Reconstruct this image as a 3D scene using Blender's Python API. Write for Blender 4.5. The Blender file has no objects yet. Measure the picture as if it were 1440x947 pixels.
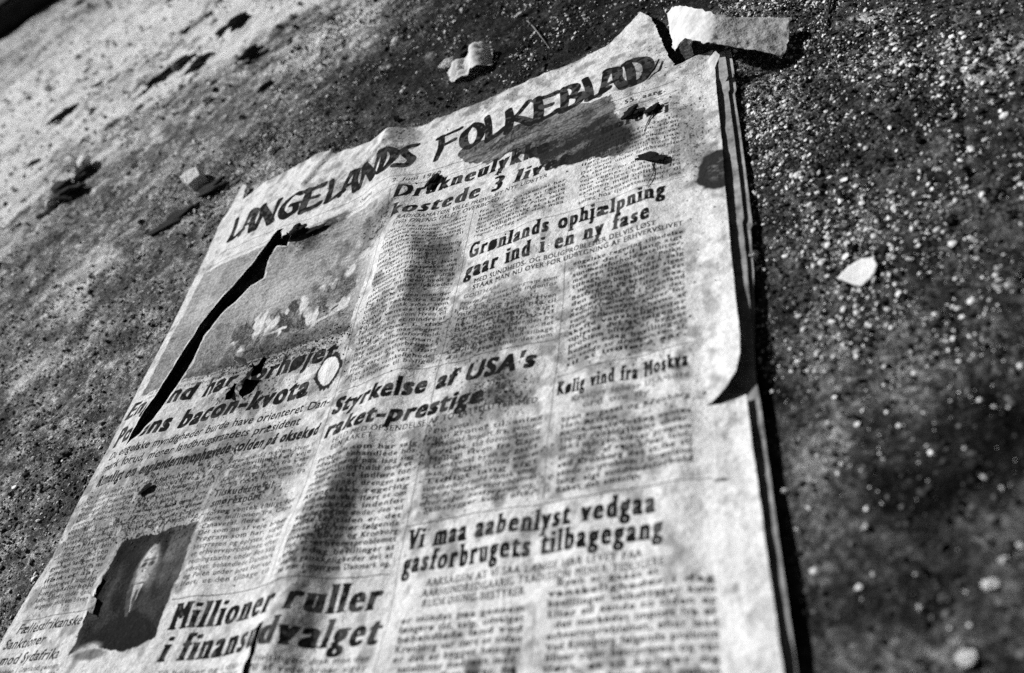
import bpy, bmesh, math, random
import numpy as np
from mathutils import Vector, Matrix, geometry

random.seed(7)
RNG = np.random.default_rng(11)
SC = bpy.context.scene
COL = SC.collection

# ------------------------------------------------------------------ camera, sky, sun, exposure
MM = 0.001
Z0 = 7.0                                    # height of the top page over the ground, in mm
cam_d = bpy.data.cameras.new("camera")
cam = bpy.data.objects.new("camera", cam_d)
COL.objects.link(cam)
cam.matrix_world = Matrix(((0.88056371, 0.23027759, 0.41422190, 0.4254947),
                           (0.11026986, 0.75048090, -0.65162795, -0.5442611),
                           (-0.46092094, 0.61947611, 0.63545357, 0.2639233 + Z0 * MM),
                           (0, 0, 0, 1)))
cam_d.sensor_fit = 'HORIZONTAL'
cam_d.sensor_width = 36.0
cam_d.lens = 28.33
cam_d.clip_start = 0.01
cam_d.clip_end = 60.0
cam_d.dof.use_dof = True
cam_d.dof.focus_distance = 0.515
cam_d.dof.aperture_fstop = 6.2
SC.camera = cam
SC.cycles.use_denoising = False            # fast film: leave the grain in

SUN_EL = math.radians(38.0)
SUN_H = Vector((0.92, -0.39, 0)).normalized()      # where the light travels to, over the ground
world = bpy.data.worlds.new("World")
SC.world = world
world.use_nodes = True
wn, wl = world.node_tree.nodes, world.node_tree.links
wn.clear()
sky = wn.new('ShaderNodeTexSky')
sky.sky_type = 'NISHITA'
sky.sun_disc = False
sky.sun_elevation = SUN_EL
sky.sun_rotation = math.radians(-67)
bw = wn.new('ShaderNodeRGBToBW')                    # the photograph is black and white
bg = wn.new('ShaderNodeBackground')
bg.inputs['Strength'].default_value = 0.016
wo = wn.new('ShaderNodeOutputWorld')
wl.new(sky.outputs[0], bw.inputs[0])
wl.new(bw.outputs[0], bg.inputs['Color'])
wl.new(bg.outputs[0], wo.inputs['Surface'])

sun_d = bpy.data.lights.new("sun", 'SUN')
sun_d.energy = 5.0
sun_d.angle = math.radians(0.5)
sun_d.color = (1, 1, 1)
sun = bpy.data.objects.new("sun", sun_d)
COL.objects.link(sun)
sun.rotation_euler = Vector((SUN_H.x * math.cos(SUN_EL), SUN_H.y * math.cos(SUN_EL),
                             -math.sin(SUN_EL))).to_track_quat('-Z', 'Y').to_euler()
SC.view_settings.view_transform = 'Standard'
SC.view_settings.look = 'None'
SC.view_settings.exposure = 0.22
SC.view_settings.gamma = 1.0
SC.view_settings.use_curve_mapping = False

# ------------------------------------------------------------------ numeric helpers
def _hash(ix, iy, seed):
    h = (ix.astype(np.int64) * 374761393 + iy.astype(np.int64) * 668265263 + seed * 974634777) & 0xFFFFFFFF
    h = ((h ^ (h >> 13)) * 1274126177) & 0xFFFFFFFF
    h = ((h ^ (h >> 16)) * 2246822519) & 0xFFFFFFFF
    return ((h ^ (h >> 15)) & 0xFFFFFF) / float(0xFFFFFF)

def vnoise(x, y, seed=0):
    """smooth value noise in [-1, 1]"""
    x = np.asarray(x, dtype=np.float64); y = np.asarray(y, dtype=np.float64)
    ix, iy = np.floor(x), np.floor(y)
    fx, fy = x - ix, y - iy
    fx = fx * fx * fx * (fx * (fx * 6 - 15) + 10); fy = fy * fy * fy * (fy * (fy * 6 - 15) + 10)
    a = _hash(ix, iy, seed); b = _hash(ix + 1, iy, seed); c = _hash(ix, iy + 1, seed); d = _hash(ix + 1, iy + 1, seed)
    return 2 * ((a * (1 - fx) + b * fx) * (1 - fy) + (c * (1 - fx) + d * fx) * fy) - 1

def fbm(x, y, seed=0, octaves=4, gain=0.5):
    s = 0; a = 1.0; t = 0
    for o in range(octaves):
        c, n = math.cos(0.7 * o), math.sin(0.7 * o)
        f = 2.03 ** o
        s = s + a * vnoise((x * c - y * n) * f + 17 * o, (x * n + y * c) * f - 9 * o, seed + o)
        t += a; a *= gain
    return s / t * 1.5

def sstep(a, b, x):
    t = np.clip((np.asarray(x, dtype=np.float64) - a) / (b - a), 0, 1)
    return t * t * (3 - 2 * t)

def seg_dist(x, y, x0, y0, x1, y1):
    dx, dy = x1 - x0, y1 - y0
    L2 = dx * dx + dy * dy + 1e-12
    t = np.clip(((x - x0) * dx + (y - y0) * dy) / L2, 0, 1)
    return np.hypot(x - x0 - t * dx, y - y0 - t * dy), t

def poly_side(x, y, pts):
    """signed distance (right side positive when walking the list) and walk parameter to a polyline"""
    best = None
    n = len(pts) - 1
    for i in range(n):
        (x0, y0), (x1, y1) = pts[i], pts[i + 1]
        d, t = seg_dist(x, y, x0, y0, x1, y1)
        s = np.sign((x1 - x0) * (y - y0) - (y1 - y0) * (x - x0))
        if best is None:
            best = d; sg = -s; tt = (i + t) / n
        else:
            m = d < best
            best = np.where(m, d, best); sg = np.where(m, -s, sg); tt = np.where(m, (i + t) / n, tt)
    return best * sg, tt

def in_poly(x, y, poly):
    ins = np.zeros(np.shape(x), bool)
    n = len(poly)
    for i in range(n):
        x0, y0 = poly[i]; x1, y1 = poly[(i + 1) % n]
        if y0 == y1:
            continue
        c = ((y0 > y) != (y1 > y)) & (x < (x1 - x0) * (y - y0) / (y1 - y0) + x0)
        ins ^= c
    return ins

# ------------------------------------------------------------------ scene helpers
def tag(o, label=None, cat=None, group=None, kind=None):
    if label: o['label'] = label
    if cat: o['category'] = cat
    if group: o['group'] = group
    if kind: o['kind'] = kind
    return o

def np_mesh(name, verts, faces, mat=None, smooth=True, attrs=None, uv=None):
    """verts (n,3) metres; faces (m,k) with k the same for all"""
    verts = np.asarray(verts, np.float32); faces = np.asarray(faces, np.int32)
    me = bpy.data.meshes.new(name)
    k = faces.shape[1]
    me.vertices.add(len(verts)); me.vertices.foreach_set('co', verts.ravel())
    me.loops.add(faces.size); me.loops.foreach_set('vertex_index', faces.ravel())
    me.polygons.add(len(faces))
    me.polygons.foreach_set('loop_start', np.arange(0, faces.size, k, dtype=np.int32))
    me.polygons.foreach_set('loop_total', np.full(len(faces), k, np.int32))
    me.polygons.foreach_set('use_smooth', np.full(len(faces), smooth, bool))
    if uv is not None:
        l = me.uv_layers.new(name='UVMap')
        l.data.foreach_set('uv', np.asarray(uv, np.float32)[faces.ravel()].ravel())
    for n, v in (attrs or {}).items():
        a = me.attributes.new(n, 'FLOAT', 'POINT'); a.data.foreach_set('value', np.asarray(v, np.float32))
    me.update(); me.validate()
    if mat: me.materials.append(mat)
    return me

def obj(name, me, parent=None, loc=None):
    o = bpy.data.objects.new(name, me)
    COL.objects.link(o)
    if parent: o.parent = parent
    if loc is not None: o.location = loc
    return o

class Mat:
    def __init__(self, name, rough=0.8, spec=0.3):
        self.m = bpy.data.materials.new(name); self.m.use_nodes = True
        self.n, self.l = self.m.node_tree.nodes, self.m.node_tree.links
        self.b = self.n['Principled BSDF']
        self.b.inputs['Roughness'].default_value = rough
        self.b.inputs['Specular IOR Level'].default_value = spec
    def node(self, t, **kw):
        x = self.n.new(t)
        for k, v in kw.items():
            setattr(x, k, v)
        return x
    def link(self, a, b): self.l.new(a, b)
    def math(self, op, a, b=None, clamp=False):
        x = self.node('ShaderNodeMath', operation=op, use_clamp=clamp)
        for i, v in enumerate((a, b)):
            if v is None: continue
            if isinstance(v, (int, float)): x.inputs[i].default_value = v
            else: self.link(v, x.inputs[i])
        return x.outputs[0]
    def noise(self, scale, detail=3, rough=0.55, coord='Object', dist=0.0):
        if not hasattr(self, 'tc'): self.tc = self.node('ShaderNodeTexCoord')
        x = self.node('ShaderNodeTexNoise')
        x.inputs['Scale'].default_value = scale; x.inputs['Detail'].default_value = detail
        x.inputs['Roughness'].default_value = rough; x.inputs['Distortion'].default_value = dist
        self.link(self.tc.outputs[coord], x.inputs['Vector'])
        return x.outputs[0]
    def remap(self, v, a, b, c, d):
        x = self.node('ShaderNodeMapRange')
        self.link(v, x.inputs[0])
        for i, k in enumerate((a, b, c, d)): x.inputs[i + 1].default_value = k
        return x.outputs[0]
    def attr(self, name):
        return self.node('ShaderNodeAttribute', attribute_name=name).outputs['Fac']
    def color(self, v): self.link(v, self.b.inputs['Base Color'])
    def bump(self, h, dist, strength=1.0):
        x = self.node('ShaderNodeBump')
        x.inputs['Strength'].default_value = strength; x.inputs['Distance'].default_value = dist
        self.link(h, x.inputs['Height']); self.link(x.outputs[0], self.b.inputs['Normal'])

# ------------------------------------------------------------------ the printed page (flat print, drawn in page millimetres)
PX = 6.0
XL, XR, YT, YB = -70.0, 380.0, 25.0, -475.0
W, H = int((XR - XL) * PX), int((YT - YB) * PX)
INK = np.zeros((H, W), np.float32)
HALF = np.full((H, W), 1.0, np.float32)          # halftone pictures: multiplies the paper

GS = 128                                          # glyph raster, pixels per em
ASC, DESC = 1.0, 0.32
_fc = bpy.data.curves.new('type_sample', 'FONT'); _fc.resolution_u = 3
_fo = bpy.data.objects.new('type_sample', _fc); COL.objects.link(_fo)

def _text_mesh(s):
    _fc.body = s
    dg = bpy.context.evaluated_depsgraph_get(); dg.update()
    ev = _fo.evaluated_get(dg); me = ev.to_mesh()
    n = len(me.vertices); co = np.zeros(n * 3, np.float32); me.vertices.foreach_get('co', co)
    me.calc_loop_triangles()
    t = np.zeros(len(me.loop_triangles) * 3, np.int32); me.loop_triangles.foreach_get('vertices', t)
    ev.to_mesh_clear()
    return co.reshape(-1, 3)[:, :2], t.reshape(-1, 3)

_GL = {}
_hh = None
def glyph(ch):
    global _hh
    if ch in _GL: return _GL[ch]
    if _hh is None:
        co, _ = _text_mesh('HH'); _hh = co[:, 0].max() - co[:, 0].min()
    co, _ = _text_mesh('H' + ch + 'H')
    adv = (co[:, 0].max() - co[:, 0].min()) - _hh if ch != ' ' else 0.30
    hgt = int((ASC + DESC) * GS)
    pad = int(0.25 * GS)
    w = int(adv * GS) + 2 * pad
    bm = np.zeros((hgt, w), bool)
    if ch != ' ':
        co, tri = _text_mesh(ch)
        P = np.stack([co[:, 0] * GS + pad, (ASC - co[:, 1]) * GS], 1)
        for a, b, c in tri:
            A, B, C = P[a], P[b], P[c]
            x0 = max(int(min(A[0], B[0], C[0])), 0); x1 = min(int(max(A[0], B[0], C[0])) + 2, w)
            y0 = max(int(min(A[1], B[1], C[1])), 0); y1 = min(int(max(A[1], B[1], C[1])) + 2, hgt)
            if x1 <= x0 or y1 <= y0: continue
            X, Y = np.meshgrid(np.arange(x0, x1) + .5, np.arange(y0, y1) + .5)
            e0 = (B[0]-A[0])*(Y-A[1]) - (B[1]-A[1])*(X-A[0])
            e1 = (C[0]-B[0])*(Y-B[1]) - (C[1]-B[1])*(X-B[0])
            e2 = (A[0]-C[0])*(Y-C[1]) - (A[1]-C[1])*(X-C[0])
            bm[y0:y1, x0:x1] |= ((e0 >= 0) & (e1 >= 0) & (e2 >= 0)) | ((e0 <= 0) & (e1 <= 0) & (e2 <= 0))
    _GL[ch] = (bm, adv * GS, pad)
    return _GL[ch]

_capr = glyph('H')[0].any(1).nonzero()[0]
CAP = (_capr.max() - _capr.min() + 1) / GS
_xr = glyph('x')[0].any(1).nonzero()[0]
XH = (_xr.max() - _xr.min() + 1) / GS
BASE = int(ASC * GS)

def _runs(row):
    d = np.diff(np.concatenate([[0], row.astype(np.int8), [0]]))
    return list(zip(np.nonzero(d == 1)[0], np.nonzero(d == -1)[0]))

def _dilate(b, dx, dy):
    o = b.copy()
    for i in range(1, dx + 1):
        o[:, i:] |= b[:, :-i]
        o[:, :-i] |= b[:, i:]
    c = o.copy()
    for j in range(1, dy + 1):
        o[j:] |= c[:-j]
        o[:-j] |= c[j:]
    return o

STY = {   # widening, heightening, slab thickness, slab reach, lean (fractions of an em)
    'body':  dict(ex=.024, ey=.008, st=.045, se=.03, lean=0.0),
    'bodyb': dict(ex=.04, ey=.012, st=.05, se=.03, lean=0.0),
    'slab':  dict(ex=.068, ey=.012, st=.08, se=.07, lean=0.06),
    'fat':   dict(ex=.082, ey=.0, st=.06, se=.05, lean=0.16),
    'fats':  dict(ex=.075, ey=.01, st=.085, se=.075, lean=0.0),
    'sans':  dict(ex=.055, ey=.03, st=0, se=0, lean=0.20),
    'sansl': dict(ex=.022, ey=.012, st=0, se=0, lean=0.20),
    'sansr': dict(ex=.03, ey=.015, st=0, se=0, lean=0.0),
}
_SG = {}
def sglyph(ch, sty):
    key = (ch, sty)
    if key in _SG: return _SG[key]
    s = STY[sty]
    bm, adv, pad = glyph(ch)
    ex, ey = int(round(s['ex'] * GS)), int(round(s['ey'] * GS))
    o = _dilate(bm, ex, ey)
    if s['st'] and ch not in ' .,-\'0123456789OCQSosecaæøå':
        t = max(2, int(s['st'] * GS)); r = int(s['se'] * GS)
        rows = o.any(1).nonzero()[0]
        if len(rows):
            add = np.zeros_like(o)
            lv = [(rows.min(), 1)]
            lv.append((BASE - 1 + ey, -1))
            if rows.max() > BASE + .12 * GS and ch in 'pqyg': lv.append((rows.max(), -1))
            xtop = int(BASE - XH * GS) - ey
            if ch in 'ikbhnmrpuvwxyjd' and abs(rows.min() - xtop) > 3: lv.append((xtop, 1))
            for row, sg in lv:
                r1 = row + 2 * sg; r2 = row + int(.11 * GS) * sg
                if not (0 <= r1 < o.shape[0] and 0 <= r2 < o.shape[0]): continue
                B2 = _runs(o[r2])
                for a, b in _runs(o[r1]):
                    if b - a > (.24 + 2 * s['ex']) * GS: continue
                    m = [q for q in B2 if abs((q[0] + q[1]) / 2 - (a + b) / 2) < .07 * GS and (q[1] - q[0]) < 1.5 * (b - a) + 2]
                    if not m: continue
                    lo, hi = max(a - r, 0), min(b + (r if sg < 0 or ch.isupper() else r // 3), o.shape[1])
                    y0, y1 = (row, row + t) if sg > 0 else (row - t + 1, row + 1)
                    add[max(y0, 0):y1, lo:hi] = True
            o |= add
    _SG[key] = (o, adv + 1.5 * ex + (s['se'] * GS if s['st'] else 0), pad)
    return _SG[key]

def line_bitmap(text, sty):
    s = STY[sty]
    items = [sglyph(c, sty) for c in text]
    tot = int(sum(i[1] for i in items)) + int(.9 * GS)
    hgt = items[0][0].shape[0]
    out = np.zeros((hgt, tot), np.float32)
    x = .3 * GS
    for bmp, adv, pad in items:
        x0 = int(x) - pad
        a = max(x0, 0); b = min(x0 + bmp.shape[1], tot)
        out[:, a:b] = np.maximum(out[:, a:b], bmp[:, a - x0:b - x0])
        x += adv
    if s['lean']:
        o2 = np.zeros_like(out)
        for r in range(hgt):
            k = int((BASE - r) * s['lean'])
            if k >= 0: o2[r, k:] = out[r, :tot - k] if k else out[r]
            else: o2[r, :k] = out[r, -k:]
        out = o2
    return out, .3 * GS, x

def area_resize(a, w, h):
    def ax(m, n):
        c = np.concatenate([np.zeros((1,) + m.shape[1:], np.float32), np.cumsum(m, 0, dtype=np.float64).astype(np.float32)], 0)
        e = np.linspace(0, m.shape[0], n + 1); i = np.minimum(e.astype(int), m.shape[0] - 1); f = (e - i)[:, None].astype(np.float32)
        v = c[i] * (1 - f) + c[i + 1] * f
        return (v[1:] - v[:-1]) / (m.shape[0] / n)
    return ax(ax(a, h).T, w).T

def paste(bmp, x, y, k):
    x, y = int(round(x)), int(round(y))
    h, w = bmp.shape
    a, b = max(y, 0), min(y + h, H); c, d = max(x, 0), min(x + w, W)
    if a >= b or c >= d: return
    INK[a:b, c:d] = np.maximum(INK[a:b, c:d], bmp[a - y:b - y, c - x:d - x] * k)

def text(s, x0, x1, base, cap, sty, k=1.0):
    """one line of type from x0 to x1 on the baseline; x1 None = natural width"""
    b, l, r = line_bitmap(s, sty)
    sy = cap * PX / (CAP * GS)
    sx = sy if x1 is None else (x1 - x0) * PX / (r - l)
    bm = area_resize(b, max(1, int(round(b.shape[1] * sx))), max(1, int(round(b.shape[0] * sy))))
    paste(bm, (x0 - XL) * PX - l * sx, (YT - base) * PX - BASE * sy, k)

def rect(x0, y0, x1, y1, k):
    a, b = int((YT - y1) * PX), int((YT - y0) * PX) ; c, d = int((x0 - XL) * PX), int((x1 - XL) * PX)
    b = max(b, a + 2); d = max(d, c + 2)
    INK[a:b, c:d] = np.maximum(INK[a:b, c:d], k)

WORDS = ("problem i Grønland er erhvervsproblemet efter det som nu er bygget hensyn til boliger og hos tjenestemænd "
         "paa lang sigt sundhedsforhold men der vil følgende problem bliver at skaffe vanskeligheder for en række "
         "fra Cape Canaveral oplyses det at man i morgen vil sende to satellitter med een raket det amerikanske forsøg "
         "ventes tidligt i morgen vidner om fremskridt indenfor program som har været under forberedelse gennem længere tid "
         "drengen søn af skibsbygger kom efter flere timer lykkedes det at faa den tilbage til land ved Kronborg sammen "
         "med politiet i Helsingør drak formodentlig mellem Hven og Kronborg han var iført et redningsbælte under "
         "den engelske regering tilladelse til at indføre flere varer fra Danmark og Polen prisen for smør har senest "
         "været under pres for tiden er det dansk smør som er mindst paa markedet import fra øst kvota næste aar "
         "gasforbruget i byen er gaaet tilbage siden krigen siger bestyreren og der maa regnes med et mindre salg "
         "udvalget behandlede i dag bevillinger for flere millioner kroner til anlæg af veje broer og havne").split()
def column(x0, x1, ytop, ybot, k=.9, pitch=4.0, cap=2.75, sty='body', para=0.14, seed=0):
    rr = random.Random(seed * 31 + int(x0 * 7 - ytop))
    y = ytop
    i = 0
    chunks = [WORDS[q:q + 3] for q in range(0, len(WORDS), 3)]; rr.shuffle(chunks)
    words = [w for c in chunks for w in c]
    target = (x1 - x0) / 2.12 * cap / 2.75
    while y > ybot:
        line = ''
        indent = 0.0
        if rr.random() < para:
            indent = 3.2
        lim = target - indent / 2.2
        while True:
            w = words[i % len(words)]
            if not line and rr.random() < .3: w = w.capitalize()
            if len(line) + len(w) + 1 > lim: break
            line += (' ' if line else '') + w + (',' if rr.random() < .06 else '.' if rr.random() < .05 else '')
            i += 1
        endx = x1
        if rr.random() < .09: endx = x0 + (x1 - x0) * rr.uniform(.3, .8); line = line[:int(len(line) * (endx - x0) / (x1 - x0))]
        text(line, x0 + indent, endx, y, cap, sty, min(1, 1.1 * k * rr.uniform(.9, 1.15)))
        y -= pitch

# --- masthead: broad-nib capitals, each a few flared strokes in a unit box
def stroke_raster(pts, x0, w, base, cap, k=1.0):
    """pts: list of (u, v, half-width) in the letter box; drawn as a smooth flared stroke"""
    P = np.array(pts, float)
    n = len(P)
    if n > 2:
        Q = []
        for i in range(n - 1):
            p0, p1, p2, p3 = P[max(i-1, 0)], P[i], P[i+1], P[min(i+2, n-1)]
            for t in np.linspace(0, 1, 10, endpoint=False):
                Q.append(.5 * ((2*p1) + (p2-p0)*t + (2*p0-5*p1+4*p2-p3)*t*t + (3*p1-p0-3*p2+p3)*t**3))
        Q.append(P[-1]); P = np.array(Q)
    xs = (x0 + P[:, 0] * w + 1.8 - 5.0 * P[:, 1] - XL) * PX; ys = (YT - base - P[:, 1] * cap) * PX; rs = P[:, 2] * cap * PX * 1.32
    for i in range(len(P) - 1):
        r = max(rs[i], rs[i+1]) + 2
        a, b = int(min(ys[i], ys[i+1]) - r), int(max(ys[i], ys[i+1]) + r) + 1
        c, d = int(min(xs[i], xs[i+1]) - r), int(max(xs[i], xs[i+1]) + r) + 1
        X, Y = np.meshgrid(np.arange(c, d), np.arange(a, b))
        ds, t = seg_dist(X, Y, xs[i], ys[i], xs[i+1], ys[i+1])
        m = np.clip(rs[i] * (1 - t) + rs[i+1] * t - ds + .5, 0, 1) * k
        INK[a:b, c:d] = np.maximum(INK[a:b, c:d], m)

LET = {
 'L': [[(.12, 1, .07), (.2, .55, .075), (.14, .06, .09)], [(.08, .05, .07), (.5, .07, .06), (.98, .2, .085)]],
 'A': [[(.02, .02, .05), (.3, .5, .06), (.52, .98, .09)], [(.5, .97, .09), (.85, .85, .10), (.82, .4, .09), (.95, .03, .10)], [(.22, .36, .045), (.8, .42, .05)]],
 'N': [[(.05, .0, .06), (.18, .5, .06), (.16, .98, .09)], [(.14, .95, .09), (.5, .5, .10), (.82, .05, .11)], [(.82, .05, .06), (.88, .5, .055), (1.0, 1.0, .08)]],
 'G': [[(.98, .92, .08), (.62, .97, .07), (.2, .66, .09), (.12, .3, .10), (.45, .02, .09), (.85, .14, .08), (.86, .42, .08)], [(.6, .42, .06), (1.0, .46, .06)]],
 'E': [[(.2, .98, .08), (.2, .5, .10), (.12, .03, .10)], [(.1, .95, .08), (.55, .95, .06), (.98, 1.0, .09)], [(.2, .52, .05), (.75, .54, .07)], [(.1, .05, .08), (.55, .04, .065), (.95, .14, .09)]],
 'D': [[(.2, 1.0, .07), (.24, .5, .085), (.14, .03, .08)], [(.05, .97, .06), (.5, .98, .07), (.92, .72, .10), (.9, .35, .10), (.55, .06, .08), (.08, .03, .07)]],
 'S': [[(1.0, .97, .06), (.6, .98, .07), (.3, .8, .08), (.5, .55, .09), (.8, .32, .09), (.6, .06, .08), (.02, .03, .075)]],
 'F': [[(.25, .95, .07), (.24, .5, .075), (.05, .0, .06)], [(.1, .9, .06), (.6, .95, .055), (1.0, 1.03, .065)], [(.25, .5, .05), (.8, .58, .055)]],
 'O': [[(.55, .97, .06), (.15, .7, .085), (.12, .28, .09), (.45, .03, .06), (.86, .32, .085), (.88, .72, .085), (.55, .97, .06)]],
 'K': [[(.15, 1.0, .08), (.2, .5, .09), (.12, .0, .10)], [(.95, 1.0, .08), (.55, .65, .06), (.25, .5, .05)], [(.35, .52, .07), (.65, .3, .09), (1.0, .02, .10)]],
 'B': [[(.22, 1.0, .07), (.24, .5, .085), (.12, .02, .08)], [(.05, .96, .06), (.55, 1.0, .07), (.8, .78, .09), (.55, .55, .06), (.3, .53, .05)], [(.4, .54, .06), (.9, .4, .10), (.78, .1, .09), (.3, .02, .07), (.05, .02, .07)]],
}
MAST = [('L', -41, 17), ('A', -27, 15), ('N', -10, 21), ('G', 15, 20), ('E', 37, 20), ('L', 62, 18), ('A', 77, 17), ('N', 96, 20), ('D', 118, 14), ('S', 133, 15),
        ('F', 164, 21), ('O', 186, 18), ('L', 206, 15), ('K', 222, 20), ('E', 245, 17), ('B', 264, 17), ('L', 283, 16), ('A', 292, 18), ('D', 312, 17)]
for ch, x, w in MAST:
    for st in LET[ch]:
        stroke_raster(st, x, w, -78, 30.5, .97)

# --- rules
for (y, a, b, k) in ((-91, -48, 346, .85), (-103, -48, 346, .8), (-104.6, -48, 136, .6), (-187, 212, 348, .6), (-281, 142, 278, .7), (-306, 281, 348, .65),
                     (-374.5, 210, 352, .75), (-397, 73, 206, .75), (-395.5, -54, 6, .6), (-244.5, -50, 120, .4)):
    rect(a, y - .26, b, y + .26, k)
for (x, y0, y1, k) in ((140, -400, -106, .6), (210, -475, -152, .65), (280, -372, -190, .6), (281.5, -475, -418, .5), (70.5, -398, -318, .5), (212, -281, -190, .0)):
    rect(x - .18, y0, x + .18, y1, k)

# --- headlines and their sub-heads
text("Onsdag", 105, 119, -98, 3.0, 'bodyb', .8)
text("2. Juni 1960", 138, 175, -98.5, 4.6, 'sansr', .8)
text("55. aarg.", 312, 339, -99, 5.0, 'fats', .8)
text("Drukneulykke", 144, 262, -118, 14, 'fat', .97)
text("kostede 3 livet", 146, 277, -139, 14, 'fat', .97)
text("mordvej", 297, 342, -121, 8.5, 'fats', .85)
text("RADIOAMATØR VILLE PRØVE SIT NYE UDSTYR", 154, 262, -145.5, 3.6, 'sansl', .85)
text("HVIS DRENG FALDT OVERBORD", 152, 228, -151, 3.6, 'sansl', .85)
text("Grønlands ophjælpning", 214, 338, -199, 12.0, 'slab', 1)
text("gaar ind i en ny fase", 214, 330, -215, 12.0, 'slab', 1)
text("MED SUNDHEDS- OG BOLIGPROBLEMER DELVIS LØST", 221, 332, -221.5, 3.5, 'sansr', .9)
text("STAAR MAN NU OVER FOR UDBYGNING AF ERHVERVSLIVET", 221, 346, -226.5, 3.5, 'sansr', .9)
text("GODTHAAB", 216, 240, -232.5, 3.2, 'sansl', .7)
text("England har forhøjet", -57, 131, -253, 13.5, 'sans', .97)
text("Polens bacon-kvota", -54, 118, -276.5, 13.5, 'sans', .97)
text("De engelske myndigheder burde have orienteret Dan-", -50, 137, -288, 5.8, 'sansl', .9)
text("mark forud, mener landbrugsraadets præsident", -50, 118, -297, 5.8, 'sansl', .9)
text("Rimeligt om englænderne ophævede tolden på oksekød", -49, 136, -308, 7.6, 'sans', .95)
text("Tilskuddene til", 74, 116, -338.5, 4.6, 'bodyb', .85)
text("smørexport", 75, 110, -344.5, 4.6, 'bodyb', .85)
text("Styrkelse af USA's", 142, 269, -296.5, 10.5, 'sans', 1)
text("raket-prestige", 142, 242, -312.5, 10.5, 'sans', 1)
text("HELD MED OPSENDELSE AF TO SATELLITTER MED", 151, 272, -318.5, 3.4, 'body', .85)
text("EEN RAKET", 151, 181, -323, 3.4, 'body', .85)
text("Kølig vind fra Moskva", 282, 346, -318, 8.0, 'slab', .95)
text("Krustjov sender USA bitre", 290, 346, -324, 3.4, 'bodyb', .6)
text("ord om fly", 296, 328, -329, 3.4, 'bodyb', .6)
text("Vi maa aabenlyst vedgaa", 213, 331, -386.3, 9.6, 'slab', 1)
text("gasforbrugets tilbagegang", 213, 334, -397.6, 9.6, 'slab', 1)
text("AARSAGEN AT VI SAA LÆNGE HAR LEVET PAA", 227, 325, -405, 3.4, 'bodyb', .8)
text("AARHUNDREDGAARIG TRADITION MENER TIDLIGERE", 226, 334, -409.6, 3.4, 'bodyb', .8)
text("RUDKØBING-BESTYRER", 227, 276, -414.2, 3.4, 'bodyb', .8)
text("Millioner ruller", 78, 205, -412.5, 13.0, 'fat', 1)
text("i finansudvalget", 79, 209, -428, 13.0, 'fat', 1)
text("Fællesafrikanske", -55, 5, -403, 5.6, 'sansl', .85)
text("Sanktioner", -60, -21, -411.5, 5.6, 'sansl', .85)
text("mod Sydafrika", -56, -2, -420.5, 5.6, 'sansl', .85)

# --- body columns
column(-46, 130, -236.5, -243, .6, 4.4, 2.8)
column(146, 206, -156.5, -279, .85, seed=1); column(215, 276, -157, -184, .8, seed=2); column(285, 346, -127, -184, .75, seed=3)
column(215, 276, -238, -279, .8, seed=4); column(285, 346, -232.5, -303, .85, seed=5, sty='bodyb')
column(145, 206, -329, -394, .85, seed=6, sty='bodyb'); column(215, 276, -325, -371, .85, seed=7); column(286, 346, -334.5, -371, .8, seed=8, sty='bodyb')
column(-52, 0, -317, -393, .75, seed=9); column(6, 67, -317, -350, .75, seed=10); column(75, 136, -316, -333, .75, seed=11)
column(75, 136, -350, -394, .8, seed=12); column(-54, 3, -426, -475, .75, seed=13)
column(81, 140, -435, -475, .75, seed=14); column(148, 206, -435, -475, .75, seed=15)
column(218, 277, -420.5, -475, .85, seed=16, sty='bodyb'); column(287, 352, -412.5, -475, .85, seed=17, sty='bodyb')

# --- page-coordinate arrays for pictures, wear and stains (worked out at half size, then doubled)
def up(a):
    return np.repeat(np.repeat(a.astype(np.float32), 2, 0), 2, 1)
def bilin(a, h, w):
    y = np.clip((np.arange(h) + .5) * a.shape[0] / h - .5, 0, a.shape[0] - 1.001); x = np.clip((np.arange(w) + .5) * a.shape[1] / w - .5, 0, a.shape[1] - 1.001)
    iy, ix = y.astype(int), x.astype(int); fy, fx = (y - iy)[:, None], (x - ix)[None]
    r = a[iy] * (1 - fy) + a[iy + 1] * fy
    return (r[:, ix] * (1 - fx) + r[:, ix + 1] * fx).astype(np.float32)
def grid(x0, x1, y0, y1):
    """half-size cells; the slice addresses the full-size page"""
    q = PX / 2
    c, d = int((x0 - XL) * q), int((x1 - XL) * q); a, b = int((YT - y1) * q), int((YT - y0) * q)
    X, Y = np.meshgrid((np.arange(c, d) + .5) / q + XL, YT - (np.arange(a, b) + .5) / q)
    return (slice(2 * a, 2 * b), slice(2 * c, 2 * d)), X, Y
def ell(X, Y, cx, cy, rx, ry, soft=.25, rot=0.0):
    c, s = math.cos(rot), math.sin(rot)
    u = ((X - cx) * c + (Y - cy) * s) / rx; v = (-(X - cx) * s + (Y - cy) * c) / ry
    return 1 - sstep(1 - soft, 1 + soft, np.hypot(u, v))

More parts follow.
